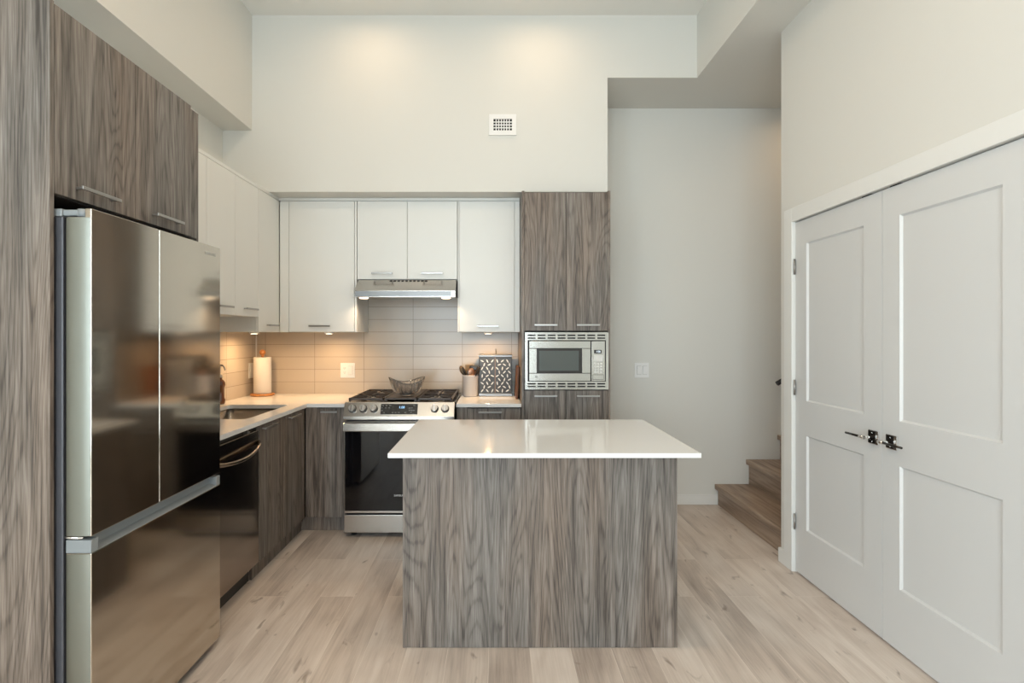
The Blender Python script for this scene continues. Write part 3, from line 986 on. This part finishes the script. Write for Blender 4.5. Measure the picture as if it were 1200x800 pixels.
# oven door
od = MB()
od.box(RX0, RX1, YR, YR + 0.04, 0.170, 0.802, 0.003)
od = od.build('oven_door', M['steel'], rg)
MB().box(RX0 + 0.006, RX1 - 0.006, YR - 0.0025, YR - 0.0004, 0.186, 0.735).build('glass', M['oven_glass'], od)
text('logo', 'SAMSUNG', (-0.664, YR - 0.003, 0.292), (PI / 2, 0, 0), 0.019, M['logo_grey'], od)
b = MB()
b.box(RX0 + 0.004, RX1 - 0.004, YR - 0.052, YR - 0.036, 0.742, 0.798, 0.004)
for x in (RX0 + 0.03, RX1 - 0.03):
    b.box(x - 0.014, x + 0.014, YR - 0.037, YR - 0.0003, 0.752, 0.788, 0.003)
b.build('handle', M['steel'], od)
ow = MB().box(RX0, RX1, YR, YR + 0.04, 0.034, 0.158, 0.004).build('storage_drawer', M['steel'], rg)
for x in (RX0 + 0.05, RX1 - 0.05):
    MB().cyl((x, YR + 0.07, 0.0005), (x, YR + 0.07, 0.0305), 0.02).build('foot', M['black_plastic'], rg)
# burners and grates
for x, y, r in ((-0.90, 3.76, 0.045), (-0.90, 4.03, 0.036), (-0.673, 3.90, 0.05), (-0.445, 3.76, 0.052), (-0.445, 4.03, 0.036)):
    MB().lathe([(0.0, 0.0), (r + 0.012, 0.0), (r + 0.010, 0.006), (r, 0.010), (r, 0.016), (r - 0.006, 0.019), (0.0, 0.019)], (x, y, 0.9265), 24).build('burner', M['satin'], rg)
def grate(x0, x1):
    g = MB()
    y0, y1, z0, z1 = 3.585, 4.165, 0.9425, 0.957
    t_ = 0.012
    g.box(x0, x1, y0, y0 + t_, z0, z1, 0.002); g.box(x0, x1, y1 - t_, y1, z0, z1, 0.002)
    g.box(x0, x0 + t_, y0, y1, z0, z1, 0.002); g.box(x1 - t_, x1, y0, y1, z0, z1, 0.002)
    g.box(x0, x1, 3.87, 3.87 + t_, z0, z1, 0.002)
    xm = (x0 + x1) / 2
    for yc in (3.735, 4.02):
        for s in (-1, 1):
            g.box(xm + s * 0.022, xm + s * (x1 - x0) / 2 * 0.98, yc - 0.005, yc + 0.005, z0, z1, 0.002)
            g.box(xm - 0.005, xm + 0.005, yc + s * 0.022, yc + s * 0.135, z0, z1, 0.002)
            for q in (-1, 1):
                R = Matrix.Translation((xm + s * 0.075, yc + q * 0.075, (z0 + z1) / 2)) @ Matrix.Rotation(s * q * PI / 4, 4, 'Z')
                g.box(-0.04, 0.04, -0.0045, 0.0045, -(z1 - z0) / 2, (z1 - z0) / 2, 0.0015, mtx=R)
    for x in (x0 + 0.008, x1 - 0.008):
        for y in (y0 + 0.008, y1 - 0.008, 3.876):
            g.box(x - 0.007, x + 0.007, y - 0.007, y + 0.007, 0.9265, z0)
    return g.build('grate', M['cast_iron'], rg)
grate(-1.036, -0.790)
grate(-0.556, -0.310)
b = MB()
b.box(-0.784, -0.562, 3.585, 4.165, 0.945, 0.957, 0.003)
b.box(-0.784, -0.774, 3.60, 4.15, 0.957, 0.961, 0.001); b.box(-0.572, -0.562, 3.60, 4.15, 0.957, 0.961, 0.001)
for x in (-0.776, -0.570):
    for y in (3.60, 4.15):
        b.box(x - 0.007, x + 0.007, y - 0.007, y + 0.007, 0.9265, 0.945)
b.build('griddle_plate', M['cast_iron'], rg)

# crystal bowl
def bowl_fn(r, z, a):
    if z > 500:                      # the smooth inside
        z -= 1000
        lob = 1
    else:
        lob = 1 + 0.045 * math.cos(24 * a) * min(1, z / 0.02) if z > 0.006 else 1
    # two opposite lips rise and flare
    k = max(0, (z - 0.045) / 0.05)
    lift = 0.5 + 0.5 * math.cos(2 * (a - 0.35))
    return r * lob * (1 + 0.08 * k * lift), z + 0.030 * k * (lift - 0.6)
b = MB()
out = [(0.028, 0.0), (0.030, 0.004), (0.050, 0.010), (0.067, 0.024), (0.078, 0.044), (0.084, 0.068), (0.087, 0.092), (0.090, 0.106)]
inn = [(0.083, 1000.105), (0.079, 1000.090), (0.075, 1000.070), (0.068, 1000.048), (0.056, 1000.030), (0.038, 1000.018), (0.015, 1000.015), (0.0, 0.014)]
b.lathe([(0.0, 0.0)] + out + inn, (0, 0, 0), 176, bowl_fn)
for v in b.bm.verts:
    v.co = Vector((-0.655 + v.co.x * 1.30, 3.74 + v.co.y * 1.30, 0.9578 + v.co.z * 1.12))
tag(b.build('crystal_bowl', M['crystal']), 'ribbed clear crystal bowl with wavy rim standing on the range', 'bowl')

# ------------------------------------------------------------------ range hood
hd = thing('range_hood', (-0.68, 3.95, 1.67), 'slim stainless range hood under the two short white cabinets', 'range hood')
HX0, HX1 = -1.043, -0.303
b = MB()
b.prism([(3.742, 1.674), (3.742, 1.722), (3.862, 1.812), (4.21, 1.812), (4.21, 1.690), (3.80, 1.674)], 'x', HX0, HX1, 0.0015)
hb_ = b.build('hood_body', M['steel'], hd)
MB().box(HX0 + 0.012, HX1 - 0.028, 3.7385, 3.7415, 1.681, 1.718, 0.001).build('front_band', M['silver_trim'], hd)
b = MB()
for k in range(10):
    x = -0.795 + k * 0.0295
    R = Matrix.Translation((x, 3.851, 1.8055)) @ Matrix.Rotation(math.atan2(0.09, 0.12), 4, 'X')
    b.box(-0.009, 0.009, -0.008, 0.006, -0.001, 0.0012, mtx=R)
b.build('vent_slots', M['dark_gap'], hd)
b = MB()
for k in range(5):
    b.cyl((-0.735 + k * 0.021, 3.7375, 1.700), (-0.735 + k * 0.021, 3.7383, 1.700), 0.004, n=12)
b.build('buttons', M['key_grey'], hd)
for x in (-0.985, -0.375):
    b = MB().lathe([(0.0, 0.0), (0.03, 0.0), (0.034, 0.004), (0.034, 0.006), (0.0, 0.006)], (x, 3.80, 1.667)).build('lamp', M['lamp'], hd)
    area_light('hood_lamp_light', (x, 3.80, 1.665), (0, 0, 0), 0.05, 0.05, HOOD_POWER, WARM2, 2.4, 'DISK')

# ------------------------------------------------------------------ white wall cabinets
YU = 3.870; XU = -1.644; ZB = 1.420; ZTP = 2.410
GAP = 0.0015
wood_w = M['white_cab']
def upper_back(label, x0, x1, z0, doors, fillers, hl, sides=()):
    t = thing('wall_cabinet', ((x0 + x1) / 2, 4.05, z0), label, 'cabinet')
    MB().box(x0, x1, YU + 0.0225, YB - 0.009, z0, ZTP + 0.006).build('cabinet_box', wood_w, t)
    for xa, xb in fillers:
        MB().box(xa, xb, YU + 0.002, YU + 0.022, z0, ZTP, 0.0008).build('filler_strip', wood_w, t)
    for xa, xb, hx in doors:
        d = MB().box(xa, xb, YU, YU + 0.021, z0 + 0.002, ZTP - 0.003, 0.0015).build('door', wood_w, t)
        bar_handle((hx, YU, z0 + 0.045), 'x', (0, -1, 0), hl, d)
    return t
upper_back('tall white wall cabinet left of the range hood', -1.640, -1.058, ZB, [(-1.568, -1.077, -1.332)], [(-1.6395, -1.5715), (-1.074, -1.058)], 0.160)
upper_back('short white double-door wall cabinet above the range hood', -1.0545, -0.2975, 1.817, [(-1.0525, -0.6775, -0.862), (-0.6745, -0.2995, -0.486)], [], 0.160)
upper_back('white wall cabinet between the range hood and tall walnut cabinet', -0.294, 0.1735, ZB, [(-0.282, 0.134, -0.066)], [(-0.294, -0.2845), (0.1365, 0.1735)], 0.160)
# left wall
def upper_left(label, y0, y1, z0, doors):
    t = thing('wall_cabinet', (-1.82, (y0 + y1) / 2, z0), label, 'cabinet')
    MB().box(XL + 0.009, XU - 0.0225, y0, y1, z0, ZTP + 0.006).build('cabinet_box', wood_w, t)
    for ya, yb, hy in doors:
        d = MB().box(XU - 0.021, XU, ya, yb, z0 + 0.0005, ZTP - 0.003, 0.0015).build('door', wood_w, t)
        bar_handle((XU, hy, z0 + 0.048), 'y', (1, 0, 0), 0.160, d)
    return t
upper_left('white double-door wall cabinet beside the walnut refrigerator cabinet', 2.3365, 2.902, 1.522, [(2.338, 2.618, 2.48), (2.621, 2.900, 2.76)])
upper_left('white double-door wall cabinet on the left wall above the sink', 2.904, 3.534, 1.522, [(2.9055, 3.217, 3.075), (3.220, 3.5325, 3.40)])
upper_left('white corner wall cabinet on the left wall, hanging lower than its neighbours', 3.536, 4.214, ZB, [(3.5375, 3.8712, 3.73)])
# filler strip to the soffit
struct('trim_3', MB().prism([(XL + 0.001, 2.337), (XU - 0.010, 2.337), (XU - 0.010, 3.719), (XU - 0.010, 3.8815), (0.1735, 3.8815), (0.1735, YB - 0.001), (XL + 0.001, YB - 0.001)], 'z', ZTP + 0.0065, 2.4365), M['white_cab'], 'white filler between the wall cabinets and the soffit')

# under-cabinet puck lights
for k, (x, y, z) in enumerate(PUCKS):
    t = thing('puck_light', (x, y, z), ['round warm puck light under the corner wall cabinet above the paper towels',
                                        'round warm puck light under the tall white cabinet left of the hood',
                                        'round warm puck light above the leaf-patterned tin'][k], 'light', 'under-cabinet puck lights')
    MB().lathe([(0.026, 0.0), (0.034, 0.0), (0.034, 0.0125), (0.026, 0.0125), (0.026, 0.0)], (x, y, ZB - 0.013)).build('ring', M['white_plastic'], t)
    MB().lathe([(0.0, 0.0), (0.018, 0.0003), (0.0255, 0.003), (0.0255, 0.012), (0.0, 0.012)], (x, y, ZB - 0.0165)).build('lens', M['lamp'], t)
    area_light('puck_glow', (x, y, ZB - 0.018), (0, 0, 0), 0.05, 0.05, PUCK_POWER, WARM, 2.9, 'DISK')

# ------------------------------------------------------------------ tall cabinet and microwave
YT = 3.590
tb = thing('tall_cabinet', (0.485, 3.9, 0), 'floor-to-soffit grey walnut cabinet holding the microwave', 'cabinet')
TX0, TX1 = 0.1765, 0.797
b = MB()
b.box(TX0, TX0 + 0.018, YT - 0.002, 4.215, 0.001, 2.408, 0.001)
b.box(TX1 - 0.018, TX1, YT - 0.002, 4.215, 0.001, 2.408, 0.001)
b.build('side_panel', M['wood'], tb)
b = MB()
b.box(TX0 + 0.019, TX1 - 0.019, YT + 0.024, 4.20, 1.424, 2.400)
b.box(TX0 + 0.019, TX1 - 0.019, YT + 0.024, 4.20, 0.10, 1.006)
b.box(TX0 + 0.019, TX1 - 0.019, 4.19, 4.20, 1.006, 1.424)
b.build('cabinet_box', M['kick'], tb)
xm = 0.4867
for xa, xb, hx in ((TX0 + 0.0195, xm - 0.0015, 0.343), (xm + 0.0015, TX1 - 0.0195, 0.639)):
    d = MB().box(xa, xb, YT, YT + 0.022, 1.4275, 2.398, 0.001).build('door', M['wood'], tb)
    bar_handle((hx, YT, 1.4675), 'x', (0, -1, 0), 0.160, d)
    d = MB().box(xa, xb, YT, YT + 0.022, KZ, 1.009, 0.001).build('door', M['wood'], tb)
    bar_handle((hx, YT, 0.972), 'x', (0, -1, 0), 0.160, d)
MB().box(TX0 + 0.019, TX1 - 0.019, YT + 0.05, YT + 0.065, 0.001, 0.0985).build('toe_kick', M['wood'], tb)

mw = thing('microwave', (0.487, 3.6, 1.01), 'built-in stainless microwave with slotted trim kit in the tall cabinet', 'microwave')
SC = 600 / (YT - 0.008)
def mu(u): return (612 + u / 10.66 - 582) / SC
def mv(v): return 1.40 - (385 + v / 10.66 - 392) / SC
ym = YT - 0.008
b = MB()
def mbox(mb, u0, u1, v0, v1, ya, yb, bev=0.0):
    mb.box(mu(u0), mu(u1), ya, yb, mv(v1), mv(v0), bev)
mbox(b, 35, 1078, 45, 80 - 6, ym, ym + 0.006)
mbox(b, 35, 1078, 126, 143, ym, ym + 0.006)
mbox(b, 35, 1078, 91, 109, ym, ym + 0.006)
mbox(b, 35, 1078, 730, 760, ym, ym + 0.006)
mbox(b, 35, 1078, 660, 680, ym, ym + 0.006)
mbox(b, 35, 1078, 697, 714, ym, ym + 0.006)
starts = [68, 193, 318, 442, 566, 690, 813, 938]
for rows in ((74, 91), (109, 126), (680, 697), (714, 730)):
    prev = 35
    for s_ in starts:
        mbox(b, prev, s_, rows[0], rows[1], ym, ym + 0.006)
        prev = s_ + 98
    mbox(b, prev, 1078, rows[0], rows[1], ym, ym + 0.006)
mbox(b, 35, 68, 143, 660, ym, ym + 0.006)
mbox(b, 1045, 1078, 143, 660, ym, ym + 0.006)
b.build('trim_kit', M['micro_steel'], mw)
b = MB(); mbox(b, 50, 1065, 60, 745, ym + 0.012, ym + 0.014); b.build('dark_surround', M['dark_gap'], mw)
b = MB(); mbox(b, 85, 1030, 150, 655, ym + 0.0145, 4.10); b.build('microwave_body', M['kick'], mw)
b = MB()
mbox(b, 85, 850, 155, 244, ym - 0.010, ym + 0.012, 0.0015)
mbox(b, 85, 850, 557, 652, ym - 0.010, ym + 0.012, 0.0015)
mbox(b, 85, 180, 248, 553, ym - 0.010, ym + 0.012, 0.0015)
mbox(b, 745, 850, 248, 553, ym - 0.010, ym + 0.012, 0.0015)
md = b.build('door', M['micro_steel'], mw)
b = MB(); mbox(b, 180, 745, 246, 555, ym - 0.0085, ym + 0.004); b.build('window_frame', M['enamel'], md)
M['micro_glass'] = mat('microwave_glass', (0.055, 0.07, 0.068), 0.05, 0.0, 1.0)
b = MB(); mbox(b, 210, 705, 275, 525, ym - 0.0095, ym - 0.0086); b.build('glass', M['micro_glass'], md)
b = MB(); c = (mu(175), ym - 0.0105, mv(597))
t_ = 0.0085
b.lathe([(t_, 0), (t_, 0.001), (t_ - 0.002, 0.001), (t_ - 0.002, 0), (t_, 0)], (0, 0, 0), 24)
bmesh.ops.rotate(b.bm, cent=(0, 0, 0), matrix=Matrix.Rotation(PI / 2, 3, 'X'), verts=b.bm.verts)
bmesh.ops.translate(b.bm, vec=c, verts=b.bm.verts)
lg = b.build('logo', M['key_grey'], md)
text('logo_letters', 'GE', (c[0], c[1] - 0.0003, c[2]), (PI / 2, 0, 0), 0.0085, M['key_grey'], lg, 0.0002)
b = MB(); mbox(b, 862, 1030, 155, 652, ym - 0.010, ym + 0.012, 0.0015)
mp_ = b.build('control_panel', M['micro_steel'], mw)
b = MB(); mbox(b, 893, 987, 264, 309, ym - 0.0112, ym - 0.0102); ds = b.build('display', M['display'], mp_)
M['digits_white'] = emit('pale_digits', (0.8, 0.9, 1.0), 0.7)
text('clock_digits', '1:08', (mu(945), ym - 0.0115, mv(287)), (PI / 2, 0, 0), 0.019, M['digits_white'], ds, 0.0001)
b = MB(); mbox(b, 890, 1000, 330, 405, ym - 0.0106, ym - 0.0102)
for r_ in range(4):
    for q_ in range(3):
        mbox(b, 893 + q_ * 38, 920 + q_ * 38, 425 + r_ * 35, 448 + r_ * 35, ym - 0.0106, ym - 0.0102)
b.build('keypad', M['key_pale'], mp_)
b = MB(); mbox(b, 876, 1014, 571, 636, ym - 0.0106, ym - 0.0102); b.build('button_gap_shade', M['kick'], mp_)  # dark plate standing in for the shaded gap round the button
b = MB(); mbox(b, 880, 1010, 575, 632, ym - 0.0125, ym - 0.0107, 0.0006); b.build('open_button', M['micro_steel'], mp_)

# ------------------------------------------------------------------ island
isl = thing('island_cabinet', (0.19, 2.6, 0), 'grey walnut kitchen island base in the middle of the floor', 'island')
MB().box(-0.420, 0.808, 2.290, 2.309, 0.001, 0.8935, 0.001).build('front_panel', M['wood'], isl)
b = MB()
MB().box(-0.420, -0.402, 2.3095, 2.905, 0.001, 0.8935, 0.001).build('end_panel', M['wood'], isl)
MB().box(0.790, 0.808, 2.3095, 2.905, 0.001, 0.8935, 0.001).build('end_panel', M['wood'], isl)
MB().box(-0.401, 0.789, 2.3095, 2.86, 0.10, 0.893).build('cabinet_box', M['kick'], isl)
for k in range(3):
    x = -0.400 + k * 0.3965
    d = MB().box(x, x + 0.3945, 2.8605, 2.882, KZ, 0.884, 0.001).build('door', M['wood'], isl)
    bar_handle((x + 0.197, 2.882, 0.85), 'x', (0, 1, 0), 0.16, d)
MB().box(-0.401, 0.789, 2.80, 2.815, 0.001, 0.0985).build('toe_kick', M['wood'], isl)
tag(MB().box(-0.447, 0.840, 2.098, 2.934, 0.894, ZT, 0.0025).build('island_worktop', M['quartz']), 'white quartz slab overhanging the walnut island', 'worktop')

# ------------------------------------------------------------------ things on the worktops
# paper towels
pt = (-1.875, 4.10, ZT + 0.0005)
ph = thing('paper_towel_holder', pt, 'orange wooden paper towel holder with ball finial in the worktop corner', 'paper towel holder')
MB().lathe([(0.0, 0.0), (0.088, 0.0), (0.092, 0.006), (0.088, 0.016), (0.0, 0.016)], pt, 40).build('base', M['orange_wood'], ph)
MB().lathe([(0.0, 0.0165), (0.010, 0.0165), (0.010, 0.318), (0.012, 0.322), (0.0, 0.322)], pt, 16).build('post', M['orange_wood'], ph)
MB().ball((pt[0], pt[1], pt[2] + 0.343), 0.0235, n=24).build('finial', M['orange_wood'], ph)
tag(MB().lathe([(0.0200, 0.0), (0.066, 0.0), (0.067, 0.002), (0.067, 0.285), (0.065, 0.288), (0.020, 0.288), (0.020, 0.0)], (pt[0], pt[1], pt[2] + 0.0175), 40).build('paper_towel_roll', M['paper']),
    'white paper towel roll on the orange wooden holder', 'paper towels')

# crock with utensils
cc = (-0.206, 4.06, ZT + 0.0005)
tag(MB().lathe([(0.0, 0.0), (0.056, 0.0), (0.062, 0.005), (0.063, 0.152), (0.066, 0.156), (0.066, 0.166), (0.063, 0.168), (0.056, 0.166), (0.056, 0.012), (0.0, 0.012)], cc, 40).build('utensil_crock', M['ceramic']),
    'pale grey ceramic crock full of cooking utensils', 'crock')
def utensil(name, label, base, tip, head, hm, sm, grp='cooking utensils in the crock'):
    """stick from inside the crock to tip, with its own head"""
    t = thing(name, (cc[0] + base[0], cc[1] + base[1], ZT + 0.015), label, 'utensil', grp)
    p0 = Vector((cc[0] + base[0], cc[1] + base[1], ZT + 0.018))
    p1 = Vector((cc[0] + tip[0], cc[1] + tip[1], ZT + tip[2]))
    d = (p1 - p0).normalized()
    MB().tube([p0, p0.lerp(p1, 0.5), p1], [0.0055, 0.005, 0.0045], 8).build('handle', sm, t)
    b = MB()
    R = d.to_track_quat('Z', 'Y').to_matrix().to_4x4()
    if head == 'spoon':
        b.ball(p1 + d * 0.036, 0.030, (1.0, 0.38, 1.28), 18, R)
    elif head == 'ladle':
        b.ball(p1 + d * 0.038, 0.041, (1.0, 0.52, 1.0), 18, R)
    elif head == 'turner':
        b.box(-0.032, 0.032, -0.003, 0.003, -0.005, 0.075, 0.0025, mtx=Matrix.Translation(p1) @ R)
    elif head == 'blade':
        b.box(-0.006, 0.058, -0.012, 0.012, -0.004, 0.034, 0.009, 3, mtx=Matrix.Translation(p1) @ Matrix.Rotation(0.12, 4, 'Y'))
    elif head == 'fork':
        b.box(-0.014, 0.014, -0.002, 0.002, -0.004, 0.012, 0.0015, mtx=Matrix.Translation(p1) @ R)
        for q in (-0.011, -0.0035, 0.0035, 0.011):
            b.box(q - 0.0018, q + 0.0018, -0.0015, 0.0015, 0.010, 0.022, 0.0008, mtx=Matrix.Translation(p1) @ R)
    elif head == 'knife':
        b.box(-0.008, 0.008, -0.0015, 0.0015, -0.004, 0.040, 0.0012, mtx=Matrix.Translation(p1) @ R)
    b.build('head', hm, t)
    return t
utensil('serving_spoon', 'large taupe serving spoon leaning left in the crock', (0.020, 0.010), (-0.050, 0.010, 0.168), 'ladle', M['taupe'], M['taupe'])
utensil('cooking_spoon', 'dark brown nylon spoon leaning left in front of the taupe spoon', (0.030, -0.022), (-0.034, -0.032, 0.166), 'spoon', M['black_nylon'], M['black_nylon'])
utensil('turner', 'wide taupe turner upright in the middle of the crock', (-0.012, 0.030), (-0.014, 0.036, 0.172), 'turner', M['taupe'], M['taupe'])
utensil('serving_fork', 'small black fork tip standing behind the taupe turner', (0.0, 0.042), (-0.006, 0.052, 0.222), 'fork', M['black_nylon'], M['steel_spoon'])
utensil('spatula', 'thick black spatula lying tilted across the top of the crock', (-0.035, 0.008), (-0.004, -0.006, 0.212), 'blade', M['black_nylon'], M['copper'])
utensil('cooking_spoon', 'copper spoon leaning right toward the leaf-patterned tin', (-0.028, -0.008), (0.040, -0.030, 0.166), 'spoon', M['copper'], M['black_nylon'])
utensil('cooking_spoon', 'copper spoon in the front centre of the crock', (0.002, -0.026), (0.004, -0.040, 0.150), 'spoon', M['copper'], M['copper'])
utensil('slotted_spoon', 'black nylon spoon leaning furthest right over the tin', (-0.030, -0.036), (0.044, -0.050, 0.172), 'spoon', M['black_nylon'], M['black_nylon'])
utensil('butter_knife', 'slim steel knife standing at the left front of the crock', (0.004, -0.044), (-0.016, -0.050, 0.164), 'knife', M['steel_spoon'], M['steel_spoon'])

# leaf-patterned tin
tx0, tx1, ty0, ty1, tz1 = -0.142, 0.124, 4.03, 4.17, 1.242
tn = thing('storage_tin', (-0.01, 4.1, ZT), 'charcoal tin with white leaf pattern and silver bands beside the crock', 'tin')
MB().box(tx0 + 0.003, tx1 - 0.003, ty0 + 0.003, ty1, ZT + 0.0255, tz1 - 0.0205, 0.003).build('tin_body', M['tin_black'], tn)
MB().box(tx0, tx1, ty0, ty1, tz1 - 0.020, tz1, 0.003).build('lid', M['silver_trim'], tn)
MB().box(tx0, tx1, ty0, ty1, ZT + 0.0005, ZT + 0.025, 0.003).build('base_band', M['silver_trim'], tn)
MB().box(-0.0135, -0.0105, ty0 - 0.0005, ty0 + 0.0025, ZT + 0.0255, tz1 - 0.0205).build('centre_seam', M['copper'], tn)
b = MB()
rnd = random.Random(11)
for half in (0, 1):
    xa = tx0 + 0.018 if half == 0 else -0.005
    for r_ in range(9):
        for q_ in range(3):
            x = xa + 0.016 + q_ * 0.040 + (0.010 if r_ % 2 else -0.006)
            z = ZT + 0.045 + r_ * 0.0292
            if x > (-0.028 if half == 0 else tx1 - 0.018): continue
            ang = [0.7, -0.7, 0.25, 1.1, -1.0, -0.3][(r_ * 2 + q_ + half) % 6] + rnd.uniform(-0.2, 0.2)
            L_, W_ = 0.0155, 0.0050
            poly = []
            for k in range(12):
                a = 2 * PI * k / 12
                u, v = L_ * math.cos(a), W_ * math.sin(a) * abs(math.sin(a)) ** 0.3
                poly.append((x + u * math.sin(ang) + v * math.cos(ang), z + u * math.cos(ang) - v * math.sin(ang)))
            b.prism(poly, 'y', ty0 + 0.0015, ty0 + 0.0031)
b.build('leaf_pattern', M['leaf_white'], tn)
b = MB()
b.tube([(-0.006, 4.10, tz1 + 0.0003), (-0.008, 4.10, tz1 + 0.025), (-0.012, 4.10, tz1 + 0.040), (-0.006, 4.10, tz1 + 0.048), (-0.002, 4.10, tz1 + 0.036), (-0.004, 4.10, tz1 + 0.0003)], 0.0022, 8)
b.build('wire_loop', M['silver_trim'], tn)

# cutting board leaning against the tall cabinet
R = Matrix.Translation((0.142, 3.965, ZT + 0.001)) @ Matrix.Rotation(math.radians(2.6), 4, 'Y')
tag(MB().box(0.0, 0.020, -0.115, 0.115, 0.0, 0.245, 0.005, 3, mtx=R).build('cutting_board', M['board']),
    'reddish-brown wooden cutting board on edge against the tall cabinet', 'cutting board')

# ------------------------------------------------------------------ switches, outlets, vent
def plate(name, label, cat, x, z, kinds, y=YB - 0.0003, w_=0.117, h_=0.122, pm=M['white_plastic']):
    t = thing(name, (x, y, z), label, cat)
    MB().box(x - w_ / 2, x + w_ / 2, y - 0.006, y, z - h_ / 2, z + h_ / 2, 0.002).build('plate', pm, t)
    for k, kd in enumerate(kinds):
        xc = x + (k - (len(kinds) - 1) / 2) * 0.047
        if kd == 'rocker':
            MB().box(xc - 0.0178, xc + 0.0178, y - 0.0064, y - 0.0061, z - 0.0353, z + 0.0353).build('rocker_gap', M['key_grey'], t)
            R = Matrix.Translation((xc, y - 0.0092, z)) @ Matrix.Rotation(math.radians(3), 4, 'X')
            MB().box(-0.0165, 0.0165, -0.002, 0.002, -0.034, 0.034, 0.001, mtx=R).build('rocker', pm, t)
        else:
            s_ = MB()
            s_.box(xc - 0.0165, xc + 0.0165, y - 0.0075, y - 0.0061, z - 0.034, z + 0.034, 0.0006)
            so = s_.build('socket', M['white_plastic'], t)
            h = MB()
            for dz in (-0.017, 0.017):
                for dx in (-0.006, 0.006):
                    h.box(xc + dx - 0.0013, xc + dx + 0.0013, y - 0.0080, y - 0.0076, z + dz - 0.001, z + dz + 0.007)
                h.cyl((xc, y - 0.0080, z + dz - 0.008), (xc, y - 0.0076, z + dz - 0.008), 0.0022, n=10)
            h.build('slots', M['dark_gap'], so)
    return t
plate('wall_outlet', 'white outlet and rocker plate on the tiles left of the range', 'outlet', -1.226, 1.106, ('socket', 'rocker'), YB - 0.0083)
plate('light_switch', 'white double rocker switch on the hall wall', 'light switch', 1.197, 1.107, ('rocker', 'rocker'), pm=M['switch_plastic'])
t = thing('wall_outlet', (XL, 4.123, 1.11), 'single white outlet plate on the left tiles beside the paper towels', 'outlet')
x_ = XL + 0.0083
MB().box(x_, x_ + 0.006, 4.086, 4.160, 1.05, 1.172, 0.002).build('plate', M['white_plastic'], t)
MB().box(x_ + 0.0061, x_ + 0.008, 4.107, 4.140, 1.077, 1.145, 0.0006).build('socket', M['white_plastic'], t)

vt = thing('air_vent', (0.043, 3.72, 2.92), 'small white grille vent high on the upper wall', 'vent')
vx, vz, vy = 0.044, 2.921, 3.7197
b = MB()
W2, H2, w2, h2 = 0.0985, 0.0755, 0.067, 0.042
b.box(vx - W2, vx - w2, vy - 0.012, vy, vz - H2, vz + H2)
b.box(vx + w2, vx + W2, vy - 0.012, vy, vz - H2, vz + H2)
b.box(vx - w2, vx + w2, vy - 0.012, vy, vz + h2, vz + H2)
b.box(vx - w2, vx + w2, vy - 0.012, vy, vz - H2, vz - h2)
b.build('frame', M['switch_plastic'], vt)
MB().box(vx - w2, vx + w2, vy - 0.0025, vy, vz - h2, vz + h2).build('duct', M['dark_gap'], vt)
b = MB()
for k in range(1, 7):
    x = vx - w2 + k * 2 * w2 / 7
    b.box(x - 0.0035, x + 0.0035, vy - 0.011, vy - 0.007, vz - h2, vz + h2)
for k in range(1, 4):
    z = vz - h2 + k * 2 * h2 / 4
    b.box(vx - w2, vx + w2, vy - 0.007, vy - 0.003, z - 0.0035, z + 0.0035)
b.build('grille', M['switch_plastic'], vt)

# ------------------------------------------------------------------ recessed ceiling lights, the rear four added as fill
for k, (x, y) in enumerate(CEIL_SPOTS):
    t = thing('recessed_light', (x, y, ZC), 'small round unseen recessed light in the high ceiling', 'light', 'recessed ceiling lights')
    MB().lathe([(0.045, 0.0), (0.060, 0.0), (0.060, 0.004), (0.045, 0.004), (0.045, 0.0)], (x, y, ZC - 0.0045), 28).build('ring', M['white_plastic'], t)
    MB().lathe([(0.0, 0.0), (0.0445, 0.0), (0.0445, 0.002), (0.0, 0.002)], (x, y, ZC - 0.0028), 28).build('lens', M['lamp'], t)
    area_light('recessed_glow', (x, y, ZC - 0.006), (0, 0, 0), 0.09, 0.09, CEIL_POWER[k], WARM2, 3.0, 'DISK')
# warm lamp at the top of the stairwell
t = thing('recessed_light', (2.6, 3.8, ZH), 'small round recessed light above the stairs', 'light')
MB().lathe([(0.0, 0.0), (0.060, 0.0), (0.060, 0.004), (0.0, 0.004)], (2.65, 3.85, ZH - 0.0045), 28).build('lens', M['lamp'], t)
area_light('stairwell_glow', (2.65, 3.85, ZH - 0.008), (0, 0, 0), 0.09, 0.09, 2.8, WARM2, 2.9, 'DISK')
